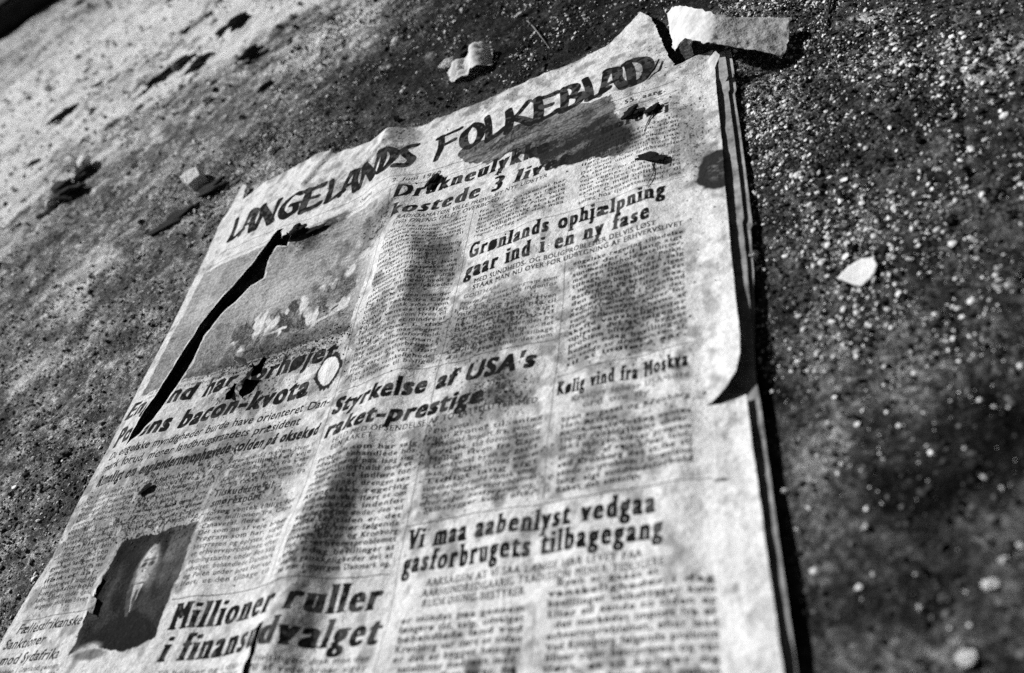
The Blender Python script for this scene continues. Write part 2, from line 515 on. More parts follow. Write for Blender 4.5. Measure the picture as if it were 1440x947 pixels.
# press picture over two and a half columns: pale sky, dark water, a boat crowded with figures
sl, X, Y = grid(-52, 137, -234, -108)
t = np.full(X.shape, .54)
t -= .16 * sstep(-150, -225, Y) + .14 * fbm(X / 40, Y / 22, 31, 4)
t -= .05 * np.sin(Y * 1.5 + fbm(X / 30, Y / 30, 37, 2) * 4) * (Y > -190)
def blend(m, v):
    global t
    t = t * (1 - m) + v * m
blend(sstep(-205, -216, Y + .05 * (X - 40) + 3 * fbm(X / 18, Y / 18, 33, 3)) * .8, .30)
blend(ell(X, Y, -26, -205, 26, 26, .5) * .35, .40)
blend(ell(X, Y, -12, -142, 9, 16, .4, .3) * .6, .36)
blend(ell(X, Y, -34, -180, 14, 7, .4, .4) * .7, .34)
for i in range(70):
    rr = random.Random(500 + i)
    fx = 28 + 96 * rr.random(); fy = -204 + (fx - 70) * .16 + rr.uniform(-11, 12)
    v = rr.choice((.98, .95, .08, .06, .3, 1.0, .15))
    blend(ell(X + 1.5 * vnoise(X / 4, Y / 4, i), Y + 1.5 * vnoise(X / 4, Y / 4, i + 90), fx, fy, rr.uniform(1.6, 4.8), rr.uniform(4, 11), .28, rr.uniform(-.7, .7)) * .97, v)
for i in range(3):
    rr = random.Random(900 + i)
    x0_, y0_ = rr.uniform(20, 110), rr.uniform(-222, -190)
    d, _ = seg_dist(X, Y + 1.2 * vnoise(X / 6, Y / 6, i + 7), x0_, y0_, x0_ + rr.uniform(8, 26), y0_ + rr.uniform(-4, 10))
    blend((1 - sstep(.5, 1.6, d)) * .9, .95)
blend(ell(X, Y, 116, -187, 9, 17, .3, -.4) * .8, .22); blend(ell(X, Y, 119, -174, 4.5, 6, .3) * .9, .9); blend(ell(X, Y, 96, -192, 6, 12, .35, .3) * .8, .28)
t += .17 * vnoise(X * 1.1, Y * 1.1, 44) + .13 * vnoise(X * 3.1, Y * 3.1, 46)
edge = np.minimum(np.minimum(X + 52, 137 - X), np.minimum(Y + 234, -108 - Y))
fade = sstep(0, 1.2, edge + .8 * vnoise(X / 3, Y / 3, 12)) * (1 - .8 * sstep(118, 132, X) * sstep(-200, -150, Y))
HALF[sl] = up(np.clip(t, .07, 1) * fade + (1 - fade))

# portrait: a man in a dark suit, white shirt, before a dark ground
sl, X, Y = grid(4, 76, -424, -350)
t = np.full(X.shape, .055)
t += .04 * fbm(X / 14, Y / 14, 79, 3) + .16 * sstep(48, 62, X) * sstep(-392, -372, Y)
blend(sstep(52, 56, X + .25 * (Y + 370)) * sstep(-386, -380, Y) * .8, .22)
sh = Y + 399 + .018 * (X - 43) ** 2                              # shoulder line of the jacket
blend(sstep(2, -3, sh), .012)
blend(sstep(1.0, 0, np.abs(X - 41 - .05 * (Y + 395))) * 0, .2)
blend(ell(X, Y, 43.5, -370, 9.6, 14.5, .15, .12), .04)                # hair
blend(ell(X, Y, 41.5, -374, 7.4, 12.6, .16, .12), .80)
blend(ell(X, Y, 46.5, -375, 4.0, 11, .6, .12) * .6, .38)
blend(ell(X, Y, 39, -367.5, 4, 3.5, .6) * .6, .98)                 # face
blend(ell(X, Y, 36.5, -377, 4, 10, .5, .1) * .4, .62)
for ex in (38.6, 44.6):
    blend(ell(X, Y, ex, -373.5, 2.3, 1.6, .5) * .95, .05)
    blend(ell(X, Y, ex, -370.8, 3.0, .9, .5) * .85, .12)
blend(ell(X, Y, 43.6, -378, 1.1, 4.5, .5) * .5, .4); blend(ell(X, Y, 43.2, -381.3, 2.2, .9, .5) * .5, .4)
blend(ell(X, Y, 43, -385, 3.6, 1.1, .5) * .9, .12); blend(ell(X, Y, 50.5, -380, 2.5, 8, .6) * .6, .3)
blend(in_poly(X, Y, [(37.5, -385), (45, -385), (43.5, -392), (41, -400), (38.5, -393)]).astype(float), .86)
blend(in_poly(X, Y, [(40.6, -388), (42.6, -388), (42.8, -394), (41.3, -401), (39.9, -394)]).astype(float), .16)
blend(in_poly(X, Y, [(33, -388), (37.5, -386), (41, -402), (38.5, -402)]).astype(float) * .7, .17)
t += .03 * vnoise(X * 1.6, Y * 1.6, 71) + .02 * vnoise(X * 3.3, Y * 3.3, 72)
wob = 1.3 * vnoise(X / 6, Y / 6, 75) + .5 * vnoise(X / 1.7, Y / 1.7, 76)
edge = np.minimum(np.minimum(X - 10 - .05 * (Y + 354), 70.5 - X), np.minimum(Y + 418.5 + 2.5 * np.cos(X / 7.5), -355 - Y + 0.05 * (X - 10))) + wob
blend(1 - sstep(-.3, .3, edge), 1.0)
blend(ell(X, Y, 20, -417.5, 9, 3.4, .4, .1) * .7, .6)
hand = ell(X, Y, 24, -420.5, 12, 3, .3) * .9
HALF[sl] = up(np.clip(np.minimum(t, 1 - hand * .75), .02, 1))

# --- wear, stains, dirt, dark bands: albedo of the sheet
h2, w2 = H // 2, W // 2
def cells(q):
    """page-millimetre coordinates on a grid of q cells per mm"""
    n, m = int((YT - YB) * q), int((XR - XL) * q)
    return np.meshgrid((np.arange(m) + .5) / q + XL, YT - (np.arange(n) + .5) / q)
X2, Y2 = cells(PX / 2)
Xc, Yc = cells(.5); Xm, Ym = cells(1.5)
grow = lambda a: bilin(a, h2, w2)
mott = grow(fbm(Xc / 55, Yc / 55, 3, 4))
fine = grow(fbm(Xm / 7, Ym / 7, 5, 3))
paper = .69 + .09 * mott + .12 * fine + .10 * vnoise(X2 / 1.1, Y2 / 1.1, 8) + .06 * vnoise(X2 / .5, Y2 / .5, 10)
paper = paper + grow(.05 * sstep(340, 352, Xc) + .05 * sstep(-330, -420, Yc) * sstep(150, 260, Xc) - .09 * sstep(120, 40, Xc) * sstep(-330, -300, Yc) * sstep(-240, -280, Yc))
wear = np.clip(1.02 + .20 * grow(fbm(Xc / 24, Yc / 24, 15, 3)) + .30 * grow(fbm(Xm / 3.0, Ym / 3.0, 19, 2)), .915, 1)
# dirt specks: fine crumbs ground into the fibre, thick in some places
dens = np.zeros(Xc.shape)
wx, wy = Xc + 6 * vnoise(Xc / 14, Yc / 14, 61), Yc + 6 * vnoise(Xc / 14, Yc / 14, 62)
for (cx, cy, rx, ry, a) in ((80, -236, 70, 12, .9), (246, -308, 22, 16, 1.0), (215, -330, 14, 14, .9), (270, -347, 26, 22, .55), (138, -131, 16, 22, .9),
                            (62, -118, 22, 14, .8), (94, -53, 40, 26, .5), (190, -190, 18, 40, .75), (160, -250, 22, 40, .5), (240, -262, 34, 24, .8), (312, -270, 34, 34, .75),
                            (330, -250, 18, 22, .6), (60, -262, 26, 18, .8), (20, -335, 50, 30, .8), (40, -318, 60, 12, .85), (30, -350, 34, 10, .85), (166, -362, 16, 40, .8), (300, -110, 40, 14, .4),
                            (320, -60, 24, 40, .45), (355, -140, 16, 60, .5), (327, -299, 18, 14, .5), (100, -330, 30, 20, .6), (210, -20, 60, 12, .4), (-30, -350, 30, 40, .6), (130, -30, 14, 30, .6),
                            (240, -160, 30, 16, .6), (230, -345, 20, 30, .5), (300, -350, 40, 22, .55), (250, -440, 60, 14, .35)):
    dens = np.maximum(dens, a * ell(wx, wy, cx, cy, rx, ry, .9))
dens = np.clip(grow(dens + .16 * sstep(230, 60, Xc) * sstep(-210, -240, Yc)) + .27 + .26 * mott, 0, 1.1)
sp = np.maximum(vnoise(X2 / .8, Y2 / .95, 21) * .8 + .35 * vnoise(X2 / 2.6, Y2 / 2.6, 22), vnoise(X2 / 1.7, Y2 / 1.9, 25) * .85 + .25 * vnoise(X2 / .6, Y2 / .6, 24))
speck = sstep(.0, .30, sp - (1.0 - .62 * np.clip(dens * 1.12 - .14, 0, 1.1)))
cloud = sstep(.1, .95, dens + .55 * fine - .12) * .66
# tidemarked wet-stained area below the masthead, then dark patches and bands
ST = [(184, -81), (188, -73), (211, -74), (228, -71), (250, -75), (272, -76), (302, -84), (307, -104), (312, -112), (322, -122), (326, -138), (318, -148), (305, -149),
      (290, -141), (276, -143), (266, -136), (256, -127), (244, -115), (229, -105), (221, -107), (198, -99), (188, -90)]
c0, r0 = int((175 - XL) * PX / 2), int((YT + 60) * PX / 2); c1, r1 = int((336 - XL) * PX / 2), int((YT + 160) * PX / 2)
Xs, Ys = X2[r0:r1, c0:c1], Y2[r0:r1, c0:c1]
sd = np.full(Xs.shape, 1e9)
Xw = Xs + 3.4 * fbm(Xs / 12, Ys / 12, 81, 5, .6); Yw = Ys + 3.4 * fbm(Xs / 12, Ys / 12, 85, 5, .6)
for i in range(len(ST)):
    (a, b), (c, d) = ST[i], ST[(i + 1) % len(ST)]
    sd = np.minimum(sd, seg_dist(Xw, Yw, a, b, c, d)[0])
sd = np.where(in_poly(Xw, Yw, ST), sd, -sd)
soft_r = sstep(296, 326, Xs)                                      # its outer end bleeds away softly
m = sstep(-.8, .8, sd) * (1 - soft_r) + sstep(-4, 9, sd) * soft_r
tone = .80 + .22 * fbm((Xs + .8 * Ys) / 26, (Ys - .3 * Xs) / 7, 88, 5, .6) + .10 * vnoise(Xs / 1.3, Ys / 1.3, 89) + .22 * sstep(-92, -122, Ys) * sstep(205, 250, Xs) + .16 * (1 - sstep(0, 2.0, sd)) * (1 - soft_r)
stains_bands = np.zeros(paper.shape); stains_bands[r0:r1, c0:c1] = m * np.clip(tone, .45, .985)
for (cx, cy, rx, ry, a) in ((172, -356, 9, 34, .62), (163, -385, 7, 18, .5), (192, -190, 9, 26, .5), (186, -240, 8, 22, .35), (236, -262, 24, 14, .3), (315, -262, 18, 26, .32), (60, -300, 50, 8, .3), (80, -107, 9, 4.5, .85), (92, -105, 7, 5, .7), (66, -118, 5, 9, .6), (70, -124, 12, 5, .35), (364, -191, 9.5, 16, .93), (368, -190, 5, 7, .3), (214, -331, 6, 6, .7), (217, -340, 4, 6, .6), (248, -297, 7, 5, .5), (250, -309, 7, 6, .65),  # opening entries: long dark bands just right of the page ridge
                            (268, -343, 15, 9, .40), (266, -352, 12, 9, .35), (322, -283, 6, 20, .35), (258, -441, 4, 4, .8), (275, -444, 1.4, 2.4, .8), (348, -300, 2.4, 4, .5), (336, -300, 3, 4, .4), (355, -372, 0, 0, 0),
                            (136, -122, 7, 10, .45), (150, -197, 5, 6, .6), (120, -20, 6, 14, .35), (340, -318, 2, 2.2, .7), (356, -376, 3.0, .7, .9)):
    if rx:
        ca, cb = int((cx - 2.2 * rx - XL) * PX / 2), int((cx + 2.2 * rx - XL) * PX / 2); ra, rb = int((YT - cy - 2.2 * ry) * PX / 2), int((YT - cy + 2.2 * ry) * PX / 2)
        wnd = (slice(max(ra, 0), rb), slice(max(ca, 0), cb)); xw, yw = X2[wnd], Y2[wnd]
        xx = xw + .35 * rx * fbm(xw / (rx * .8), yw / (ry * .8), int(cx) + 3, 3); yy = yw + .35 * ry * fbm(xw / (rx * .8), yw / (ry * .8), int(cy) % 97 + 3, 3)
        stains_bands[wnd] = np.maximum(stains_bands[wnd], a * ell(xx, yy, cx, cy, rx, ry, .45) * np.clip(.98 + .22 * vnoise(xw / 1.4, yw / 1.4, 9), .5, 1.04))
# scorched half-round at the right-hand edge
wnd = (slice(int((YT + 165) * 3), int((YT + 215) * 3)), slice(int((345 - XL) * 3), int((378 - XL) * 3)))
xw, yw = X2[wnd], Y2[wnd]
rr_ = np.hypot((xw - 367) / 13.5, (yw + 190) / 17.5) + .12 * fbm(xw / 7, yw / 7, 193, 3)
stains_bands[wnd] = np.maximum(stains_bands[wnd], (1 - sstep(.9, 1.08, rr_)) * (.985 - .20 * (1 - sstep(.2, .7, rr_)) * np.clip(.6 + fbm(xw / 3, yw / 3, 195, 3), 0, 1)))
# pale torn fibres along the long tear
SLIT = [(30, -94), (24, -93), (18, -110), (11, -127), (-5, -152), (-18, -178), (-23.5, -200), (-28, -226), (-32.5, -256), (-33, -282), (-23, -275), (-16, -264), (-8, -239), (-6, -217), (-4.5, -195), (4, -178), (23, -154), (33, -150), (31.5, -128), (33.5, -117), (43, -119), (42, -107)]
wnd = (slice(int((YT + 84) * 3), int((YT + 292) * 3)), slice(int((-45 - XL) * 3), int((56 - XL) * 3)))
xw, yw = X2[wnd], Y2[wnd]
sd = np.full(xw.shape, 1e9)
for i in range(len(SLIT)): sd = np.minimum(sd, seg_dist(xw, yw, *SLIT[i], *SLIT[(i + 1) % len(SLIT)])[0])
fibre = np.zeros(paper.shape); fibre[wnd] = (1 - sstep(.8, 1.6, sd + 1.2 * fbm(xw / 7, yw / 7, 97, 3))) * .8
# a round patch where the printed skin has peeled to white, with a dark broken rim
wnd = (slice(int((YT + 240) * 3), int((YT + 282) * 3)), slice(int((110 - XL) * 3), int((148 - XL) * 3)))
xw, yw = X2[wnd], Y2[wnd]
rr_ = np.hypot((xw - 129) / 7.5 , (yw + 261) / 11.0) + .10 * fbm(xw / 5, yw / 5, 93, 3)
peel = fibre; peel[wnd] = 1 - sstep(.93, 1.0, rr_)
stains_bands[wnd] = np.maximum(stains_bands[wnd], .97 * (sstep(.9, .98, rr_) - sstep(1.18, 1.30, rr_ + .09 * vnoise(xw / 1.5, yw / 1.5, 95) + .16 * sstep(-262, -252, yw) * sstep(133, 125, xw))))
alb = up(paper) * HALF
k = np.minimum(INK * 1.15, 1) * up(wear)
alb = alb * (1 - k) + .009 * k
pl = up(peel); alb = alb * (1 - pl) + .80 * pl
dark = np.clip(1 - (1 - up(stains_bands)) * (1 - .9 * up(speck) * (1 - pl)) * (1 - up(cloud) * (1 - pl)), 0, .98)
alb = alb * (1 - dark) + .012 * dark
alb *= 1 + .36 * (RNG.random(alb.shape, dtype=np.float32) - .5)
alb = np.clip(alb, .008, .88)
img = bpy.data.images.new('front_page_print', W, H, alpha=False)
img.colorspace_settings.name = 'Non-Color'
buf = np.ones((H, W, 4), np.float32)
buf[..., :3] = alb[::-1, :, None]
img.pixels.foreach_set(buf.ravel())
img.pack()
bpy.data.objects.remove(_fo); bpy.data.curves.remove(_fc)
del buf, alb, k, dark, INK, HALF, X2, Y2

# ------------------------------------------------------------------ materials
m_print = Mat('printed_newsprint', .95, .04)
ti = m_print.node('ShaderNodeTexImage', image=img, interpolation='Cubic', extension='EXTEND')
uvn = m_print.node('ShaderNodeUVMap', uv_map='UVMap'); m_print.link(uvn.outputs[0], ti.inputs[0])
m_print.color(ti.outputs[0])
m_print.bump(m_print.math('ADD', m_print.noise(190, 6, .62), m_print.math('MULTIPLY', m_print.noise(1100, 3, .6), .25)), .0022, .7)

def paper_mat(name, base, var, scale=120, bump=.0012):
    m = Mat(name, .95, .05)
    n = m.noise(scale, 6, .65); f = m.noise(1500, 2, .6)
    m.color(m.math('ADD', m.math('ADD', m.remap(n, .3, .7, base - var, base + var), m.remap(f, .3, .7, -.05, .05)), 0))
    m.bump(m.noise(220, 4, .6), bump, .5)
    return m.m
m_inner = paper_mat('yellowed_page_edge', .27, .16)
m_flap = paper_mat('blank_newsprint', .55, .16, 90, .0022)
m_scrap = paper_mat('white_scrap_paper', .86, .04, 120, .0003)

# thin scrap paper lets some of the low light through
_nt = m_scrap.node_tree; _tr = _nt.nodes.new('ShaderNodeBsdfTranslucent'); _mx = _nt.nodes.new('ShaderNodeMixShader'); _mx.inputs[0].default_value = .5
_tr.inputs[0].default_value = (.92, .92, .92, 1)
_nt.links.new(_nt.nodes['Principled BSDF'].outputs[0], _mx.inputs[1]); _nt.links.new(_tr.outputs[0], _mx.inputs[2]); _nt.links.new(_mx.outputs[0], _nt.nodes['Material Output'].inputs['Surface'])
m_ground = Mat('gritty_ground', .9, .05)
dust = m_ground.attr('dust')
n1 = m_ground.noise(48, 8, .75); n2 = m_ground.noise(260, 6, .75); n3 = m_ground.noise(1500, 3, .7)
n0 = m_ground.noise(14, 4, .65)
ex = m_ground.math('ADD', m_ground.math('ADD', m_ground.remap(n1, 0, 1, -3.6, 3.6), m_ground.remap(n2, 0, 1, -3.2, 3.2)), m_ground.math('ADD', m_ground.remap(n3, 0, 1, -2.6, 2.6), m_ground.remap(n0, 0, 1, -1.6, 1.6)))
val = m_ground.math('MINIMUM', m_ground.math('POWER', 2.9, ex), 5.0)
m_ground.color(m_ground.math('MINIMUM', m_ground.math('MULTIPLY', dust, m_ground.math('ADD', m_ground.math('MULTIPLY', val, m_ground.remap(dust, .25, .7, 1, .25)), m_ground.remap(dust, .25, .7, 0, .75))), .88))
m_ground.bump(m_ground.math('ADD', m_ground.math('MULTIPLY', n2, 1.0), m_ground.math('MULTIPLY', n3, .3)), .0050, .9)

def grit_mat(name, rough=.75):
    m = Mat(name, .85, .12)
    c = m.attr('tone'); n = m.noise(700, 4, .65)
    m.color(m.math('MULTIPLY', c, m.remap(n, .3, .7, .6, 1.35)))
    m.bump(m.noise(1400, 3, .6), .0006, .6)
    return m.m
m_grit = grit_mat('mixed_grit')
def lump_mat(name, base, var=.35, scale=500, rough=.85):
    m = Mat(name, .92, .06)
    m.color(m.math('MULTIPLY', m.remap(m.noise(scale, 5, .7), .3, .7, 1 - var, 1 + var), base))
    m.bump(m.noise(scale * 2, 4, .65), .0012, .7)
    return m.m
m_pale = lump_mat('pale_stone', .74); m_mid = lump_mat('grey_stone', .24); m_darkst = lump_mat('dark_clod', .045)
m_mud = lump_mat('dried_mud', .02, .5); m_chip = lump_mat('white_chip', .78, .08); m_twig = lump_mat('dark_twig', .03)
m_beam = lump_mat('dark_timber', .025, .5, 40)

# ------------------------------------------------------------------ ground
NEWS = [(-60, 5), (-50, -15), (100, -14), (320, 8), (340, -40), (368, -70), (372, -330), (373, -570), (-64, -570), (-62, -200)]
def under_news(x, y, grow=0.0):
    return (x > -60 - grow) & (x < 374 + grow) & (y < -14 + grow) & (y > -570 - grow)

CRACKS = [([(493, -110), (492, -125), (483, -179), (476, -215), (468, -262)], 1.6, 2.6), ([(474, -186), (483, -189), (497, -193)], 1.4, 2.0),
          ([(-520, 20), (-450, 35), (-387, 51)], 2.2, 3.0), ([(-202, -127), (-150, -136), (-86, -151)], 1.6, 1.8), ([(-385, 108), (-330, 98), (-266, 81), (-158, 59)], 2.6, 2.6),
          ([(-90, -363), (-93, -340), (-91, -321), (-82, -292)], 1.5, 2.2), ([(-471, 401), (-455, 425), (-440, 437), (-369, 452)], 6, 9), ([(-721, 641), (-700, 700), (-660, 720)], 7, 8),
          ([(-330, 60), (-243, 10), (-138, -66)], -2.6, 3.0), ([(-560, 300), (-500, 330), (-420, 335)], 5, 6), ([(-620, 520), (-560, 560), (-500, 570)], 6, 7), ([(-330, 330), (-280, 350), (-215, 345)], 5, 6)]
PATCH = ((-571, 725, 170, 170), (-300, 412, 130, 60), (-470, 388, 110, 36), (-725, 493, 150, 80), (-668, 333, 120, 80), (-368, 386, 100, 34), (-420, 250, 60, 20), (-560, 200, 90, 34), (-150, 430, 80, 50), (-820, 620, 140, 90), (-330, 560, 120, 90))
def crust(x, y):
    """pale dust crust standing a few mm proud of the far ground"""
    w1 = fbm(x / 90, y / 90, 161, 4); w2 = fbm(x / 70, y / 70, 166, 4)
    m = np.zeros(np.shape(x))
    for cx, cy, rx, ry in PATCH:
        m = np.maximum(m, 1.25 - np.hypot((x + 45 * w1 - cx) / rx, (y + 30 * w2 - cy) / ry))
    m = m + .30 * fbm(x / 30, y / 22, 171, 4)
    return sstep(.19, .32, m) * sstep(60, 160, y - .15 * x)
def ground_z(x, y):
    """ground height in mm"""
    d = np.hypot(x - 200, y + 250)
    far = sstep(350, 1100, d)
    z = 1.5 * fbm(x / 60, y / 60, 101, 3) + 1.3 * fbm(x / 17, y / 17, 105, 3) + .9 * fbm(x / 5, y / 5, 109, 2)
    z = z + far * (5.5 * fbm(x / 150, y / 150, 113, 3) + 1.6 * fbm(x / 38, y / 38, 118, 3))
    z = z + 3.5 * crust(x, y)
    for pts, dep, wid in CRACKS:
        sd_, t_ = poly_side(x + 2 * fbm(x / 12, y / 12, 131, 2), y + 2 * fbm(x / 12, y / 12, 135, 2), pts)
        z = z - dep * (1 - sstep(wid * .25, wid, np.abs(sd_))) * sstep(0, .12, t_) * (1 - sstep(.88, 1, t_) * .9)
    nearpage = sstep(-40, 2, np.minimum(np.minimum(x + 62, 374 - x), np.minimum(-12 - y, y + 570)))
    return np.where(nearpage > 0, z * (1 - nearpage) - 1.2 * nearpage, z)

def spaced(parts):
    out = []
    for a, b, s in parts:
        out.append(np.linspace(a, b, max(2, int(round(abs(b - a) / s)) + 1))[:-1])
    return np.concatenate(out + [[parts[-1][1]]])
def geo(a, b, s0, n):
    t = np.linspace(0, 1, n); g = (np.exp(t * 4.2) - 1) / (math.exp(4.2) - 1)
    return a + (b - a) * g
gx = np.concatenate([geo(-620, -6000, 3, 170)[::-1], spaced([(-617, 366, 2.6), (366, 540, 1.2)])[:], geo(543, 4000, 3, 40)])
gy = np.concatenate([geo(-473, -3000, 3, 30)[::-1], spaced([(-470, 60, 1.6), (60, 560, 3.2)]), geo(565, 7000, 4, 150)])
GX, GY = np.meshgrid(gx, gy)
GZ = ground_z(GX, GY)
dist = np.hypot(GX - 425, GY + 544)
du = .115 + .06 * fbm(GX / 120, GY / 120, 141, 4) + .05 * fbm(GX / 26, GY / 26, 146, 3)
du = du * (1 - .55 * sstep(330, 400, GX)) * (1 - .70 * sstep(-60, 120, GX) * sstep(-30, 10, GY))
du = du + (.05 * sstep(480, 800, dist) + .13 * sstep(850, 1400, dist)) * sstep(120, -120, GX - .0 * GY) * (1 + .7 * fbm(GX / 60, GY / 60, 187, 4))  # far side paler: ground glare painted into the dust tone
for (cx, cy, rx, ry, a) in ((-571, 725, 160, 170, .30), (-300, 412, 120, 60, .34), (-470, 388, 110, 40, .30), (-725, 493, 150, 90, .24), (-668, 333, 120, 90, .24), (-261, -20, 42, 26, .18), (-244, -74, 26, 26, .20), (-238, -149, 24, 26, .16),
                            (-48, 278, 90, 60, .26), (-150, 520, 160, 120, .12), (415, -440, 26, 10, .05), (395, -365, 14, 20, .06), (425, -335, 24, 18, .07), (400, -320, 16, 16, .06), (397, -128, 12, 16, .16), (455, -133, 16, 14, .14), (501, -163, 22, 14, .18), (-368, 386, 100, 34, .30), (460, -92, 14, 8, .12), (-110, -10, 60, 14, .14), (-900, 800, 300, 240, .16), (-420, 230, 70, 26, .16), (385, -30, 30, 20, .05)):
    q = ell(GX + .45 * rx * fbm(GX / (rx * .6), GY / (rx * .6), int(abs(cx)), 4), GY + .45 * ry * fbm(GX / (rx * .6), GY / (rx * .6), int(abs(cy)) + 5, 4), cx, cy, rx, ry, .75)
    du = du + 1.6 * a * q * (.6 + .6 * np.clip(.5 + fbm(GX / (rx * .25), GY / (ry * .25), 155, 3), 0, 1))
for (cx, cy, rx, ry, a) in ((430, -389, 22, 14, .9), (452, -372, 10, 14, .7), (122, 136, 120, 60, .45), (259, 50, 120, 40, .5), (43, 129, 70, 40, .4), (-400, 68, 50, 16, .4), (-163, -70, 40, 16, .5), (-258, 207, 90, 40, .3)):
    q = ell(GX + .4 * rx * fbm(GX / rx, GY / rx, int(abs(cx)) + 1, 3), GY + .4 * ry * fbm(GX / rx, GY / rx, int(abs(cy)) + 2, 3), cx, cy, rx, ry, .8)
    du = du * (1 - a * q)
du = np.where(GX < 340, du * 1.30, du)
cr = crust(GX, GY); du = du * (1 - cr) + cr * (.82 + .2 * fbm(GX / 40, GY / 40, 181, 3))
du = np.clip(du, .014, .85)
ny, nx = GX.shape
idx = np.arange(nx * ny).reshape(ny, nx)
F = np.stack([idx[:-1, :-1], idx[:-1, 1:], idx[1:, 1:], idx[1:, :-1]], -1).reshape(-1, 4)
g = obj('ground', np_mesh('ground', np.stack([GX, GY, GZ], -1).reshape(-1, 3) * MM, F, m_ground.m, True, {'dust': du.ravel()}))
tag(g, 'dark gritty ground dusted pale in patches', 'ground', kind='structure')
del GX, GY, GZ

# ------------------------------------------------------------------ newspaper
RIDGE = [(112, 5), (124, -50), (134, -95), (150, -130), (165, -170), (178, -230), (184, -280), (172, -330), (156, -380), (156, -420), (160, -480), (160, -570)]
CREASES = [  # polyline, height mm, width before, width after
    ([(46, 6), (38, -20), (26, -46)], 3.2, 16, 2.2), ([(108, -4), (112, -30), (117, -52)], 2.2, 9, 4), ([(216, -330), (240, -270), (262, -230)], 1.4, 14, 10),
    ([(245, -350), (262, -400), (270, -470)], 1.2, 14, 12), ([(300, -260), (306, -310), (300, -360)], 1.6, 18, 14), ([(330, -100), (322, -180), (332, -240)], 1.2, 16, 10),
    ([(90, -310), (84, -360), (92, -420)], 1.6, 16, 10), ([(240, -150), (252, -190), (246, -230)], 1.0, 14, 9), ([(205, -30), (226, -70), (240, -120)], 1.3, 14, 8), ([(-60, -330), (10, -345), (70, -352)], .9, 6, 5),
    ([(10, -352), (8, -380), (14, -420)], 1.4, 2.5, 5), ([(60, -260), (70, -300), (66, -330)], 1.3, 12, 9), ([(270, -330), (284, -346), (300, -350)], 1.0, 8, 8)]
def relief(x, y, fineness=1.0):
    sd_, t_ = poly_side(x + 3 * vnoise(x / 30, y / 30, 201), y, RIDGE[::-1])
    amp = (8.2 + 1.8 * vnoise(t_ * 9, 0 * t_, 203)) * (.55 + .45 * sstep(1, .8, t_)) * (1 - .45 * np.exp(-((y + 295) / 32) ** 2))
    left = np.exp(-(np.minimum(sd_, 0) / 24.) ** 2); right = np.exp(-(np.maximum(sd_, 0) / 14.) ** 2)
    # walking the reversed ridge upwards the left-hand side of the page has negative distance
    z = amp * np.where(sd_ < 0, left, right)
    for pts, a, wl, wr in CREASES:
        s_, t2 = poly_side(x + 1.5 * vnoise(x / 16, y / 16, 207), y, pts[::-1])
        w = np.where(s_ < 0, wl, wr)
        z = z + a * np.exp(-np.abs(s_ / w) ** 1.5) * sstep(0, .2, t2) * (1 - sstep(.8, 1, t2))
    z = z + 1.5 * fbm(x / 75, y / 95, 211, 2) + .75 * fbm(x / 26, y / 32, 214, 2) * fineness + .22 * fbm(x / 8, y / 9, 217, 3) * fineness
    z = z + .9 * (.5 - np.abs(fbm(x / 16, y / 70, 223, 3))) * fineness + .7 * (.5 - np.abs(fbm((x + y) / 30, (y - x) / 45, 227, 3))) * fineness
    # gentle ripples running down the columns, as damp paper dries
    z = z + .55 * np.sin(x / 7.5 + 2.2 * fbm(x / 60, y / 70, 219, 2)) * sstep(200, 230, x) * (.4 + .6 * sstep(-150, -260, y)) * .8
    return z
def page_z(x, y):
    z = Z0 + relief(x, y) - 1.5
    z = z + 2.2 * np.exp(-(seg_dist(x, y, 36, -110, -28, -270)[0] / 24) ** 2)                   # lifted along the long tear
    z = z + 3.6 * sstep(351, 369, x) * sstep(-265, -328, y) * (y > -338.5)                       # corner curling up at the half-page fold
    z = z - 2.0 * sstep(-20, -62, x)
    z = z + 1.0 * sstep(300, 335, x) * sstep(-30, 10, y)
    return np.maximum(z, 3.4)

def densify(poly, step, jit, seed, closed=True):
    out = []
    n = len(poly)
    for i in range(n if closed else n - 1):
        (x0, y0), (x1, y1) = poly[i][:2], poly[(i + 1) % n][:2]
        j = poly[i][2] if len(poly[i]) > 2 else jit
        L = math.hypot(x1 - x0, y1 - y0); k = max(1, int(L / step))
        for q in range(k):
            t = q / k; x, y = x0 + (x1 - x0) * t, y0 + (y1 - y0) * t
            nxn, nyn = (y1 - y0) / (L + 1e-9), -(x1 - x0) / (L + 1e-9)
            e = j * (.6 * float(vnoise(np.array(x / 5.), np.array(y / 5.), seed)) + .5 * float(vnoise(np.array(x / 1.6), np.array(y / 1.6), seed + 5)))
            if q == 0: e *= .3
            out.append((x + nxn * e, y + nyn * e))
    return out

